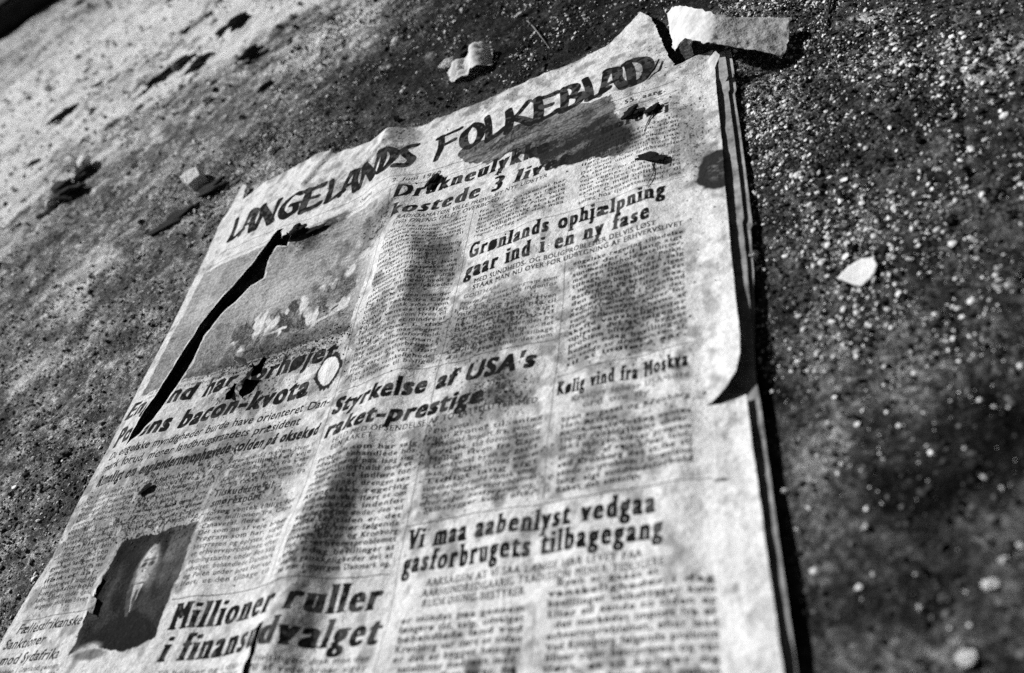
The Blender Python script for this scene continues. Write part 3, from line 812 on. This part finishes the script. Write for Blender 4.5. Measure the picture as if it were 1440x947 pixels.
OUT = [(-63, -22, .4), (-61, 9, .5), (-55, 5, .6), (-50, -17, .5), (-40, -13, .5), (-33, -3, .8), (-20, -4, .9), (10, 2, .9), (43, 2, .7), (50, -5, .9), (75, -9, 1.0), (96, -12, 1.2), (106, -7, 1.0), (120, -13, 1.2), (147, -21, 1.0),
       (154, -18, 1.2), (175, -19, 1.2), (197, -19, 1.4), (221, -14, 1.4), (250, -15, 1.4), (275, -15, 1.3), (295, -13, 1.0), (309, 2, .8), (321, 16, .8), (328, 3, 1.0), (333, -16, .8), (337, -40, .8), (341, -60, .8), (345, -74, .6), (352, -72, .3), (369, -70, .12),
       (369, -174, .12), (368.5, -204, .12), (368.5, -240, .1), (368.6, -285, .15), (369, -308, .1), (368.4, -320, .1), (366, -329, .1), (361, -335.5, .12), (351.5, -340.6, .1),
       (359, -341.0, .1), (368.4, -338.8, .15), (369, -368, .15), (370, -401, .15), (371.5, -449, .15), (372, -560, .15), (-66, -560, .3), (-65, -400, .4), (-62, -376, .4), (-58, -356, .4), (-61, -321, .3), (-58.5, -275, .3), (-59.5, -226, .3), (-58.5, -168, .3), (-61, -104, .3), (-65, -47, .3)]
TEARS = [[(49.5, -251), (55, -254), (53, -265), (47.5, -264)], [(59, -250), (74, -254), (70, -261), (64, -267), (58.5, -262)], [(66, -233), (69.5, -235), (69, -247), (62, -249), (60.5, -244)]]
PORTRAIT_TEAR = [(8.5, -378), (11.5, -380), (11, -392), (8, -404), (6.5, -402), (8, -392)]
MILL_TEAR = [(146.5, -418), (149.5, -417), (150.5, -436), (151, -462), (147, -470), (145.5, -440)]

def sheet(outer, holes, spacing, zfun):
    """a sheet of paper: constrained triangulation of its outline with holes, lifted by zfun"""
    V = []; E = []
    for loop in [outer] + holes:
        s = len(V); V += loop; E += [(s + i, s + (i + 1) % len(loop)) for i in range(len(loop))]
    A = np.array(outer)
    xs = np.arange(A[:, 0].min() + spacing * .5, A[:, 0].max(), spacing); ys = np.arange(A[:, 1].min() + spacing * .5, A[:, 1].max(), spacing * .9)
    X, Y = np.meshgrid(xs, ys); X[1::2] += spacing / 2
    X = X.ravel() + RNG.uniform(-.15, .15, X.size) * spacing; Y = Y.ravel() + RNG.uniform(-.15, .15, Y.size) * spacing
    keep = in_poly(X, Y, outer)
    for h in holes: keep &= ~in_poly(X, Y, h)
    B = np.array(V)
    cell = {}
    for i, (bx, by) in enumerate(B): cell.setdefault((int(bx // spacing), int(by // spacing)), []).append(i)
    for i in np.nonzero(keep)[0]:
        cx, cy = int(X[i] // spacing), int(Y[i] // spacing)
        for a in (-1, 0, 1):
            for b in (-1, 0, 1):
                for j in cell.get((cx + a, cy + b), ()):
                    if (B[j, 0] - X[i]) ** 2 + (B[j, 1] - Y[i]) ** 2 < (.45 * spacing) ** 2: keep[i] = False
    pts = [Vector(p) for p in V] + [Vector((a, b)) for a, b in zip(X[keep], Y[keep])]
    vo, eo, fo, *_ = geometry.delaunay_2d_cdt(pts, E, [], 0, 1e-5)
    co = np.array([(v.x, v.y) for v in vo]); T = np.array([f for f in fo if len(f) == 3], np.int32)
    c = co[T].mean(1)
    ok = in_poly(c[:, 0], c[:, 1], outer)
    for h in holes: ok &= ~in_poly(c[:, 0], c[:, 1], h)
    T = T[ok]
    p = co[T]; ar = (p[:, 1, 0]-p[:, 0, 0])*(p[:, 2, 1]-p[:, 0, 1]) - (p[:, 1, 1]-p[:, 0, 1])*(p[:, 2, 0]-p[:, 0, 0])
    T[ar < 0] = T[ar < 0][:, ::-1]
    used = np.unique(T); mp = np.zeros(len(co), np.int32); mp[used] = np.arange(len(used))
    co = co[used]; T = mp[T]
    z = zfun(co[:, 0], co[:, 1])
    return np.column_stack([co, z]), T

def solid(o, t):
    m = o.modifiers.new('thickness', 'SOLIDIFY'); m.thickness = t * MM; m.offset = -1
    e = o.modifiers.new('crisp_rim', 'EDGE_SPLIT'); e.split_angle = math.radians(50)
    return o

news = bpy.data.objects.new('newspaper', None); COL.objects.link(news)
news.empty_display_size = .02
tag(news, 'weathered old newspaper with a torn black slit, lying open on gritty ground', 'newspaper')
outer = densify(OUT, 1.6, .4, 301)
holes = [densify(SLIT, 2.0, .5, 311)] + [densify(h, 1.5, .4, 321 + i) for i, h in enumerate(TEARS)] + [densify(PORTRAIT_TEAR, 1.5, .3, 341), densify(MILL_TEAR, 1.6, .4, 351)]
V, T = sheet(outer, holes, 2.6, page_z)
# ragged rims: lips of the holes turn up a little
for h, lift, reach in ((TEARS[1], 2.2, 4), (TEARS[0], 2.0, 3), (PORTRAIT_TEAR, 1.5, 3), (MILL_TEAR, 1.2, 3)):
    d = np.full(len(V), 1e9)
    for i in range(len(h)):
        d = np.minimum(d, seg_dist(V[:, 0], V[:, 1], *h[i], *h[(i + 1) % len(h)])[0])
    V[:, 2] += lift * np.exp(-(d / reach) ** 2) * (.6 + .5 * vnoise(V[:, 0] / 4, V[:, 1] / 4, 361))
uv = np.column_stack([(V[:, 0] - XL) / (XR - XL), (V[:, 1] - YB) / (YT - YB)])
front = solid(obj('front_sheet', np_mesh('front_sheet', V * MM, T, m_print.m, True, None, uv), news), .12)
front['label'] = 'printed front page with masthead, columns and two pictures'

def inner(k, edge, top, zsub, seed):
    e = [(e_[0], e_[1]) for e_ in edge]
    o_ = densify([(-57 + k, -60, .3), (-40, -22 - k, .6), (100, -26, .6), (300, -20, .5)] + [(x, y, .14) for x, y in e] + [(366, -556, .3), (-58 + k, -556, .3)], 2.4, .3, seed)
    cav = densify([(40, -86), (20, -84), (-14, -150), (-36, -220), (-44, -290), (-20, -292), (0, -262), (10, -226), (30, -232), (44, -226), (76, -224), (84, -256), (70, -276), (46, -274), (38, -250), (14, -240), (6, -216), (22, -176), (48, -150), (52, -100)], 3, .6, seed + 3)
    Vv, Tt = sheet(o_, [cav], 5.0, lambda x, y: np.maximum(Z0 + np.minimum(1, .9) * relief(np.minimum(x, 366), y, .3) - 1.5 - zsub + .25 * vnoise(x / 40, y / 60, seed) - 1.6 * sstep(-20, -60, x), .5 + .7 * (3 - k)))
    return solid(obj('inner_sheet', np_mesh('inner_sheet', Vv * MM, Tt, m_inner), news), .25)
inner(1, [(345, -78), (375.6, -72), (376, -117), (375, -119.5), (375.4, -160), (375.4, -231), (374.4, -234), (374.6, -262), (373.4, -300), (372.6, -330), (373.2, -343), (373.8, -380), (375, -440), (376.4, -556)], 0, 2.3, 401)
inner(2, [(345, -76), (379, -70), (379.4, -117), (378.2, -120.5), (378.8, -160), (378.8, -236), (377.6, -239), (377, -268), (373.4, -310), (371, -330), (368, -380), (370, -440), (370, -556)], 0, 4.0, 411)
inner(3, [(345, -80), (377, -74), (377, -150), (377, -230), (371, -300), (368, -380), (369, -450), (369, -556)], 0, 5.4, 421)

# curled corner of the front sheet, torn free and folded over like a little tent
def ribbon(name, back, frontp, nu, nv, mat, parent, seed, amp=.5, thick=.12):
    B, Fp = np.array(back, float), np.array(frontp, float)
    def spline(P, t):
        n = len(P) - 1; s = np.clip(t * n, 0, n - 1e-6); i = s.astype(int); f = (s - i)[:, None]
        g = lambda j: P[np.clip(j, 0, n)]
        p0, p1, p2, p3 = g(i - 1), g(i), g(i + 1), g(i + 2)
        return .5 * (2*p1 + (p2-p0)*f + (2*p0-5*p1+4*p2-p3)*f*f + (3*p1-p0-3*p2+p3)*f**3)
    u = np.linspace(0, 1, nu)
    b, f_ = spline(B, u), spline(Fp, u)
    v = np.linspace(0, 1, nv)[None, :, None]
    P = b[:, None] * (1 - v) + f_[:, None] * v
    P[..., 2] += amp * (fbm(P[..., 0] / 15, P[..., 1] / 15, seed, 4) + .35 * np.abs(fbm(P[..., 0] / 6, P[..., 1] / 6, seed + 3, 2)))
    ed = np.zeros((nu, nv)); ed[0] = ed[-1] = 1; ed[:, 0] = ed[:, -1] = 1
    P[..., 0] += ed * 1.1 * fbm(P[..., 0] / 4, P[..., 1] / 4, seed + 1, 3); P[..., 1] += ed * 1.1 * fbm(P[..., 0] / 4, P[..., 1] / 4, seed + 5, 3)
    ii = np.arange(nu * nv).reshape(nu, nv)
    Fq = np.stack([ii[:-1, :-1], ii[:-1, 1:], ii[1:, 1:], ii[1:, :-1]], -1).reshape(-1, 4)
    return solid(obj(name, np_mesh(name, P.reshape(-1, 3) * MM, Fq, mat), parent), thick)
fl = ribbon('curled_corner', [(341, -6, 8.5), (347, -14, 14), (355, -28, 20), (365, -48, 24), (374.5, -66, 26.5), (381, -69.5, 24.2), (392, -70, 18.2), (405, -70, 12), (417, -72, 6.5)],
            [(345, -58, 8.2), (350, -66, 14.5), (358, -75, 20.5), (365, -87, 23.6), (371.5, -97.5, 26), (376.5, -99.5, 24), (386, -102, 18.6), (398, -105, 12.6), (408, -110, 6.5)], 84, 26, m_flap, news, 501, 1.0)
fl['label'] = 'blank corner torn loose and folded over like a tent'
ribbon('torn_shred', [(366, -94, 12), (370, -97, 17), (374, -99, 20)], [(368, -104, 9.5), (371.5, -103, 12.5), (375, -101, 18)], 10, 6, m_flap, news, 503, .2)
ribbon('torn_shred', [(53, -233, 9), (52, -236, 14), (54, -240, 19)], [(57.5, -241, 9), (58.5, -243, 14), (60, -246, 18)], 12, 6, m_flap, news, 505, .4)
ribbon('torn_shred', [(46, -254, 9), (47, -257, 11.5), (45.5, -261, 13)], [(50, -256, 9.5), (50.5, -259, 12), (49.5, -265, 13)], 10, 5, m_flap, news, 507, .3)
ribbon('torn_shred', [(36, -106, 11), (40, -108, 15), (46, -109, 16)], [(38, -112, 10), (42, -114, 13.5), (48, -115, 14.5)], 10, 6, m_flap, news, 509, .5)
ribbon('torn_shred', [(4, -386, 7.5), (8, -389, 10.5), (13, -392, 9)], [(6, -394, 7.5), (10, -397, 10.5), (15, -399, 8.5)], 10, 6, m_flap, news, 511, .4)

# ------------------------------------------------------------------ lumps: pebbles, clods, crumpled scraps
def lump_mesh(name, mat, seed, sub=2, stretch=(1, 1, 1), rough=.25, angular=.5, tone=None):
    bm = bmesh.new(); bmesh.ops.create_icosphere(bm, subdivisions=sub, radius=1)
    rr = np.random.default_rng(seed)
    P = np.array([v.co for v in bm.verts])
    for _ in range(7):                                            # flat chips knocked off
        n = rr.normal(size=3); n /= np.linalg.norm(n); d = P @ n; c = rr.uniform(.55, .9)
        P -= np.outer(np.maximum(d - c, 0) * angular * 1.6, n)
    P *= 1 + rough * vnoise(P[:, 0] * 1.7 + seed, P[:, 1] * 1.7 + P[:, 2] * 2.3, seed)[:, None]
    P *= np.array(stretch)
    P[:, 2] -= P[:, 2].min()
    for v, p in zip(bm.verts, P): v.co = p
    me = bpy.data.meshes.new(name); bm.to_mesh(me); bm.free()
    me.materials.append(mat)
    return me
def gz(x, y): return float(ground_z(np.array([float(x)]), np.array([float(y)]))[0])
def place(name, me, x, y, size, label, cat, group=None, rot=None, z=None, sink=.25, scale=None):
    o = obj(name, me)
    z = gz(x, y) if z is None else z
    o.location = (x * MM, y * MM, (z - sink * size) * MM)
    o.rotation_euler = (0, 0, random.uniform(0, 6.28) if rot is None else rot)
    s = size * MM
    o.scale = (s, s, s) if scale is None else tuple(s * q for q in scale)
    return tag(o, label, cat, group)

def wedge_stone():
    """a broken chunk whose flat top slopes down on one side"""
    bm = bmesh.new()
    rr = random.Random(5)
    for x, y, z in ((-.8, -1, .0), (.7, -1.05, .0), (.95, .6, .0), (.2, 1.0, .0), (-.9, .7, .0), (-.75, -.95, 1.05), (.55, -1.0, .95), (.8, .5, 1.25), (.1, .85, 1.45), (-.85, .6, 1.4), (-.95, -.1, 1.2)):
        bm.verts.new((x + rr.uniform(-.06, .06), y + rr.uniform(-.06, .06), z))
    bmesh.ops.convex_hull(bm, input=list(bm.verts))
    bmesh.ops.subdivide_edges(bm, edges=list(bm.edges), cuts=3, use_grid_fill=True)
    for v in bm.verts:
        d = .07 * vnoise(np.array([v.co.x * 4 + v.co.z]), np.array([v.co.y * 4 - v.co.z]), 77)[0]
        v.co += Vector((d, d * .5, d if v.co.z > .1 else 0))
    me = bpy.data.meshes.new('stone'); bm.to_mesh(me); bm.free(); me.materials.append(m_chip)
    return me
place('stone', wedge_stone(), -143, 55, 11, 'upright pale stone with a dark clod at its foot', 'stone', rot=.75, sink=.05)
place('earth_clod', lump_mesh('earth_clod', m_darkst, 5, 3, (1.6, .8, .38), .5, .6), -110, 31, 11, 'broad black clod at the foot of the upright pale stone', 'clod', rot=.3)
place('earth_clod', lump_mesh('earth_clod', m_darkst, 8, 3, (1.9, .7, .55), .5, .6), -425, 172, 19, 'long black clod beyond the newspaper, ringed by small pale stones', 'clod', rot=-.2)
place('earth_clod', lump_mesh('earth_clod', m_darkst, 9, 3, (1.8, .6, .3), .45, .6), -150, 4, 16, 'flat black clod lying near the masthead end of the newspaper', 'clod', rot=.3)
place('pebble', lump_mesh('pebble', m_pale, 21, 2, (1, .9, .95), .15, .3), -65, 86, 5.5, 'round white pebble with a black shadow, larger of two beyond the masthead', 'pebble', sink=.1)
place('pebble', lump_mesh('pebble', m_pale, 22, 2, (1, .9, .9), .15, .3), -46, 55, 4.5, 'small white pebble, lesser of two beyond the masthead', 'pebble', sink=.1)
place('pebble', lump_mesh('pebble', m_pale, 23, 2, (1.2, .8, .9), .4, .8), 377, -257, 3.0, 'rough white pebble lying against the shadowed edge of the page stack', 'pebble', sink=.1)
place('pebble', lump_mesh('pebble', m_chip, 24, 2, (1.4, .9, .7)), 435, -425, 2.1, 'bright oblong white pebble alone on the dark ground', 'pebble', sink=.1, rot=.1)
place('pebble', lump_mesh('pebble', m_pale, 25, 3, (1.5, 1, .35), .5, .8), 424, -446, 2.3, 'largest blurred white pebble near the newspaper foot', 'pebble', sink=.1, rot=.5)
place('pebble', lump_mesh('pebble', m_chip, 26, 2, (1, 1, .9)), 380.5, -398, .9, 'tiny white pebble beside the shadow of the page stack', 'pebble', sink=.1)
place('pebble', lump_mesh('pebble', m_pale, 27, 2, (1, 1, .9)), 414, -430, 1.0, 'tiny pale pebble between two brighter white pebbles', 'pebble', sink=.1)
place('pebble', lump_mesh('pebble', m_pale, 28, 2, (1, 1, .9)), 399, -375, 1.1, 'tiny pale pebble beside the dark hollow in the ground', 'pebble', sink=.1)

for x, y, s_, st, sd_, lab in ((-372, 402, 19, (2.6, .5, .42), 141, 'long black ridge of earth across the bright dust patch'), (-300, 380, 13, (2.0, .6, .5), 142, 'black earth clod at the near rim of the bright dust patch'),
                                 (-262, 450, 11, (1.6, .8, .7), 143, 'black upright clod behind the bright dust patch'), (-525, 90, 15, (1.4, .9, .7), 144, 'black clod in the stony cluster far along the plain edge'), (-500, 62, 12, (1.5, .8, .7), 145, 'smaller black clod in the stony cluster far along the plain edge'),
                                 (-180, 320, 11, (1.8, .6, .6), 146, 'short black clod on grey ground between dust patch and masthead'), (-640, 470, 13, (2.4, .5, .5), 147, 'thin black earth ridge on the farthest pale dust'), (-415, 205, 12, (1.2, .9, .8), 148, 'black clod just behind the long black one')):
    place('earth_clod', lump_mesh('earth_clod', m_darkst, sd_, 3, st, .45, .6), x, y, s_, lab, 'clod', rot=.5)
for x, y, s_, sd_, lab in ((-452, 238, 12, 151, 'white stone behind the long black clod, upper of two'), (-418, 222, 10, 152, 'white stone behind the long black clod, lower of two'), (-505, 78, 8, 153, 'white stone among the black clods of the far stony cluster'), (-478, 52, 9, 154, 'white stone at the rim of the far stony cluster'), (-440, 155, 8, 155, 'white stone at the tip of the long black clod'), (-230, 255, 7, 156, 'lone white stone on grey ground short of the dust patch')):
    place('stone', lump_mesh('stone', m_chip, sd_, 2, (1.1, .9, .8), .25, .4), x, y, s_, lab, 'stone', sink=.1)

# flat white chip
fp = [(411, -284.5), (416, -279.3), (421.5, -276.8), (426.5, -278.2), (427.3, -283.5), (424.5, -288.5), (419.5, -292), (416.5, -290)]
fpd = densify(fp, .8, .25, 601)
Vv, Tt = sheet(fpd, [], .9, lambda x, y: 1.5 + .05 * (x - 419) + .03 * (x - 419) ** 2 * .3 + .12 * fbm(x / 3, y / 3, 605, 2))
Vv[:, 2] += ground_z(np.array([419.]), np.array([-284.]))[0]
ch = obj('chip', np_mesh('chip', Vv * MM, Tt, m_chip)); mod = ch.modifiers.new('thickness', 'SOLIDIFY'); mod.thickness = .0007; mod.offset = -1
tag(ch, 'flat white flake-shaped chip on dark grit', 'chip')

def crumple(name, x, y, size, seed, stretch, label, cat, rot):
    bm = bmesh.new(); bmesh.ops.create_icosphere(bm, subdivisions=3, radius=1)
    P = np.array([v.co for v in bm.verts])
    P = P + .16 * np.stack([vnoise(P[:, 1] * 3 + 7, P[:, 2] * 3, seed + 11), vnoise(P[:, 2] * 3, P[:, 0] * 3 - 5, seed + 12), vnoise(P[:, 0] * 3, P[:, 1] * 3 + 3, seed + 13)], 1)
    r = 1 + .5 * np.abs(vnoise(P[:, 0] * 2.2 + seed, P[:, 1] * 2.2 + P[:, 2] * 1.7, seed)) - .40 * np.abs(vnoise(P[:, 0] * 3.4, P[:, 1] * 4.5 - P[:, 2] * 4, seed + 4)) - .2
    P = P * r[:, None] * np.array(stretch); P[:, 2] -= P[:, 2].min()
    for v, p in zip(bm.verts, P): v.co = p
    me = bpy.data.meshes.new(name); bm.to_mesh(me); bm.free(); me.materials.append(m_scrap)
    return place(name, me, x, y, size, label, cat, rot=rot, sink=.05)
sc = ribbon('paper_scrap', [(148, 60, 2), (157, 63, 6), (167, 64, 5), (177, 70, 13), (192, 62, 7)], [(154, 41, 1.5), (162, 37, 4), (171, 38, 3), (181, 37, 8), (194, 40, 2)], 40, 22, m_scrap, None, 521, 3.2)
tag(sc, 'crumpled white paper scrap beyond the masthead, larger of two', 'paper scrap')
crumple('paper_scrap', 146, 72, 6, 41, (1.4, .7, .6), 'small white paper scrap beside the larger crumpled one', 'paper scrap', .2)
place('earth_clod', lump_mesh('earth_clod', m_darkst, 44, 3, (1.3, .9, .7), .5, .6), 160, 76, 8, 'black clod behind the crumpled white paper scraps', 'clod', rot=.1)

# mud crumbs stuck on the newspaper
def pz(x, y): return float(page_z(np.array([float(x)]), np.array([float(y)]))[0])
for x, y, s, st, rot, lab in ((315, -112, 5.0, (1.5, .9, .35), .3, 'dried mud blotch on the dateline, left of a pair'), (331, -116, 4.2, (1.4, .8, .4), .8, 'dried mud blotch with a thin tail at the end of the dateline'),
                              (329, -164, 5.5, (2.0, .7, .3), -.5, 'flat dark leaf crumb stuck on the paper above a headline'), (171, -106, 5.0, (.8, 2.0, .4), -.5, 'pointed black mud crumb stuck on the top headline'),
                              (10, -322, 3.0, (1.6, .9, .5), .4, 'small dark mud crumb among the body text'), (52, -108, 6, (1.5, 1.0, .6), .2, 'dark mud lump at the head of the long tear'), (68, -111, 4.5, (1.8, .8, .4), .1, 'thin dark mud streak beside the long tear')):
    place('mud_crumb', lump_mesh('mud_crumb', m_mud, int(abs(x * 3)) + 1, 3, st, .5, .6), x, y, s, lab, 'mud', rot=rot, z=pz(x, y), sink=.08)

# twigs and straws
def tube(name, pts, r, mat, label, cat, z0=None):
    cu = bpy.data.curves.new(name, 'CURVE'); cu.dimensions = '3D'; cu.bevel_depth = r * MM; cu.bevel_resolution = 2
    sp_ = cu.splines.new('POLY'); sp_.points.add(len(pts) - 1)
    for p, (x, y, h) in zip(sp_.points, pts): p.co = (x * MM, y * MM, ((gz(x, y) if z0 is None else pz(x, y)) + h) * MM, 1); p.radius = random.uniform(.7, 1.15)
    sp_.points[-1].radius = .4
    o = obj(name, cu); cu.materials.append(mat)
    dg = bpy.context.evaluated_depsgraph_get(); me = bpy.data.meshes.new_from_object(o.evaluated_get(dg))
    bpy.data.objects.remove(o); bpy.data.curves.remove(cu)
    o = obj(name, me)
    return tag(o, label, cat)
tube('twig', [(446, -32, 1), (442, -51, 1.2), (438, -66, 1.6), (434, -84, 1)], .9, m_twig, 'thin dark twig pointing at the folded newspaper corner', 'twig')
tube('straw', [(219, 92, .6), (228, 72, 1.6), (237, 49, 1.8), (245, 30, .8)], .5, m_mid, 'thin grey straw on the ground beyond the masthead', 'straw')
tube('straw', [(331, -120, 1.2), (327, -130, .6), (325, -139, .4)], .35, m_mud, 'hair-thin dark stalk trailing from the mud blotch', 'straw', 1)
tube('straw', [(330, -166, 1.0), (331, -176, .5), (327, -189, .4)], .3, m_mud, 'hair-thin dark stalk below the leaf crumb on the paper', 'straw', 1)
tube('straw', [(335, -62, 1.6), (332, -72, 1.8), (326, -78, .8)], .6, m_mud, 'short curved dark stalk beside the last masthead letter', 'straw', 1)

# dark timber lying far behind
bm = bmesh.new()
bmesh.ops.create_cube(bm, size=1.0)
for v in bm.verts: v.co = Vector((v.co.x * 3.4, v.co.y * .34, v.co.z * .07))
bmesh.ops.bevel(bm, geom=list(bm.edges), offset=.012, segments=3, affect='EDGES')
me = bpy.data.meshes.new('timber_beam'); bm.to_mesh(me); bm.free(); me.materials.append(m_beam)
b = obj('timber_beam', me); b.rotation_euler = (0, 0, math.atan2(47, 254)); b.location = (-1.72, 1.66, .035)
tag(b, 'dark timber beam lying on the ground far behind the newspaper', 'beam')

# ------------------------------------------------------------------ pebbles that can be told apart (individuals), then fine grit (one mass)
PALE = [lump_mesh('pebble', m_pale, 60 + i, 2, (1, random.uniform(.6, .9), random.uniform(.5, .8)), .3, .8) for i in range(6)]
GREY = [lump_mesh('pebble', m_mid, 70 + i, 2, (1, random.uniform(.6, .9), random.uniform(.5, .8)), .3, .8) for i in range(5)]
LONG = [lump_mesh('pebble', m_darkst, 90 + i, 2, (2.2, random.uniform(.5, .8), random.uniform(.45, .7)), .4, .8) for i in range(5)]  # long dark lumps added for the far streaks of ledge shade
DARK = [lump_mesh('pebble', m_darkst, 80 + i, 2, (1, random.uniform(.5, .9), random.uniform(.5, .8)), .4, .8) for i in range(5)]
def in_frame(x, y, margin=1.03):
    """only what the photograph shows"""
    M = np.array(cam.matrix_world); c = M[:3, 3] / MM
    d = np.stack([x - c[0], y - c[1], np.full(np.shape(x), -c[2])], -1) @ M[:3, :3]
    u = d[..., 0] / -d[..., 2] * 1133 / 720; v = d[..., 1] / -d[..., 2] * 1133 / 473
    return (np.abs(u) < margin) & (np.abs(v) < margin) & (d[..., 2] < 0)
ZONES = [  # x0,x1,y0,y1, n pale, grey, dark, smallest, largest radius mm, where
    (380, 560, -470, -10, 46, 26, 14, .7, 1.7, 'gritty ground along the open edge of the page stack'),
    (-60, 430, 0, 330, 22, 14, 14, 1.4, 3.6, 'dark ground beyond the torn masthead edge'),
    (-520, -72, -420, 120, 22, 14, 18, 1.3, 4.0, 'ground along the plain straight edge of the newspaper'),
    (-1300, -80, 130, 1300, 26, 10, 30, 2.0, 8.0, 'far dusty ground towards the timber beam')]
for x0, x1, y0, y1, npale, ngrey, ndark, r0, r1, where in ZONES:
    for kind, n, pool in (('pale', npale, PALE), ('grey', ngrey, GREY), ('dark', ndark, LONG if r1 > 6 else DARK)):
        c = 0
        while c < n:
            x, y = random.uniform(x0, x1), random.uniform(y0, y1)
            if not in_frame(np.array(x), np.array(y)) or under_news(x, y, 12): continue
            if r1 > 6:
                dd = math.hypot(x - 425, y + 544)
                if random.random() > min(1, (700 / dd) ** 2): continue
            if x0 == 380 and y < -330 and random.random() < .75: continue
            s = r0 + (r1 - r0) * random.random() ** 2.2
            if r1 > 6: s *= min(1.3, .45 + dd / 2200)
            place('pebble' if kind != 'dark' else 'earth_crumb', random.choice(pool), x, y, s, {'pale': 'pale angular pebble on the ', 'grey': 'dull grey pebble on the ', 'dark': 'dark earth crumb on the '}[kind] + where,
                  'pebble' if kind != 'dark' else 'crumb', kind + ' bits on the ' + where, sink=.15, rot=random.gauss(.56, .35) if r1 > 6 else None)
            c += 1

_bm = bmesh.new(); bmesh.ops.create_icosphere(_bm, subdivisions=1, radius=1)
ICO = np.array([v.co for v in _bm.verts]); ICF = np.array([[v.index for v in f.verts] for f in _bm.faces]); _bm.free()
def grit(name, xs, ys, zs, rs, tones, mat, label, flat=.7):
    n = len(xs)
    P = ICO[None] * (1 + RNG.uniform(-.38, .3, (n, 12, 1)))
    P[:, :, 0] *= RNG.uniform(.7, 1.5, (n, 1)); P[:, :, 2] *= flat * RNG.uniform(.6, 1.3, (n, 1))
    a = RNG.uniform(0, 6.283, n); ca, sa = np.cos(a)[:, None], np.sin(a)[:, None]
    tl = RNG.uniform(-.5, .5, (n, 1))
    X = P[:, :, 0] * ca - P[:, :, 1] * sa; Y = P[:, :, 0] * sa + P[:, :, 1] * ca; Z = P[:, :, 2] + tl * X
    co = np.stack([X * rs[:, None] + xs[:, None], Y * rs[:, None] + ys[:, None], Z * rs[:, None] + (zs + .25 * rs)[:, None]], -1).reshape(-1, 3)
    Fi = (ICF[None] + (np.arange(n) * 12)[:, None, None]).reshape(-1, 3)
    o = obj(name, np_mesh(name, co * MM, Fi, mat, False, {'tone': np.repeat(tones, 12)}))
    return tag(o, label, name.replace('_', ' '), kind='stuff')
GXS, GYS, GRS, GTS = [], [], [], []
for x0, x1, y0, y1, n, med, sig, cl, pale in ((374, 560, -470, 20, 50000, .33, .70, .10, .24), (-110, 460, -25, 350, 25000, .48, .58, .05, .22), (-470, -58, -440, 130, 25000, .46, .58, .25, .22), (-1500, 150, 120, 1700, 9000, 1.1, .6, .2, .35)):
    x = RNG.uniform(x0, x1, n * 4); y = RNG.uniform(y0, y1, n * 4)
    keep = in_frame(x, y, 1.25) & ~under_news(x, y, 0)
    x, y = x[keep], y[keep]
    cm = fbm(x / 38, y / 38, 701, 3) + .6 * fbm(x / 11, y / 11, 705, 2)
    if x0 == 374: cm += .9 * np.exp(-np.maximum(x - 378, 0) / 26) * (y > -330) - 1.3 * sstep(-310, -400, y) + .45 * (y > -200)
    if x0 == -470: cm += .9 * sstep(-200, -330, y)
    keep = RNG.random(len(x)) < .12 + .88 * sstep(-.9 + cl, 1.3 + cl, cm)
    x, y = x[keep][:n], y[keep][:n]
    r = med * np.exp(sig * RNG.normal(size=len(x))); r = np.clip(r, .15, med * 4.5)
    u = RNG.random(len(x)); pc = pale * (1 + .8 * fbm(x / 30, y / 30, 711, 2))
    pc = pc * (1 - .75 * sstep(-300, -390, y) * (x0 == 374))
    tn = np.where(u < pc, RNG.uniform(.45, .92, len(x)), np.where(u < .55, RNG.uniform(.03, .14, len(x)), RNG.uniform(.008, .03, len(x))))
    if x0 in (-470, -1500): tn = np.where(tn < .03, RNG.uniform(.05, .13, len(x)) * np.where(RNG.random(len(x)) < .15, .2, 1), tn)
    GXS.append(x); GYS.append(y); GRS.append(r); GTS.append(tn)
x, y, r, tn = map(np.concatenate, (GXS, GYS, GRS, GTS))
grit('grit', x, y, ground_z(x, y), r, tn, m_grit, 'fine mixed grit strewn over the dark ground')
# crumbs of dirt lying on the paper
px, py, pr = [], [], []
for cx, cy, sx, sy, n in ((85, -236, 34, 5, 520), (120, -228, 14, 10, 200), (246, -306, 10, 8, 160), (66, -262, 12, 8, 160), (62, -116, 14, 8, 160), (30, -345, 26, 8, 200), (320, -130, 14, 16, 90), (330, -270, 20, 30, 60), (200, -240, 80, 90, 240), (90, -50, 40, 16, 90), (350, -150, 10, 50, 60)):
    px.append(RNG.normal(cx, sx, n)); py.append(RNG.normal(cy, sy, n)); pr.append(.26 * np.exp(.45 * RNG.normal(size=n)))
px, py, pr = map(np.concatenate, (px, py, pr))
ok = in_poly(px, py, [(a, b) for a, b, *_ in OUT])
for h in [SLIT] + TEARS: ok &= ~in_poly(px, py, h)
px, py, pr = px[ok], py[ok], np.clip(pr[ok], .12, 1.0)
grit('dirt_crumbs', px, py, page_z(px, py), pr, RNG.uniform(.015, .08, len(px)), m_grit, 'dark dirt crumbs sprinkled over the printed page')
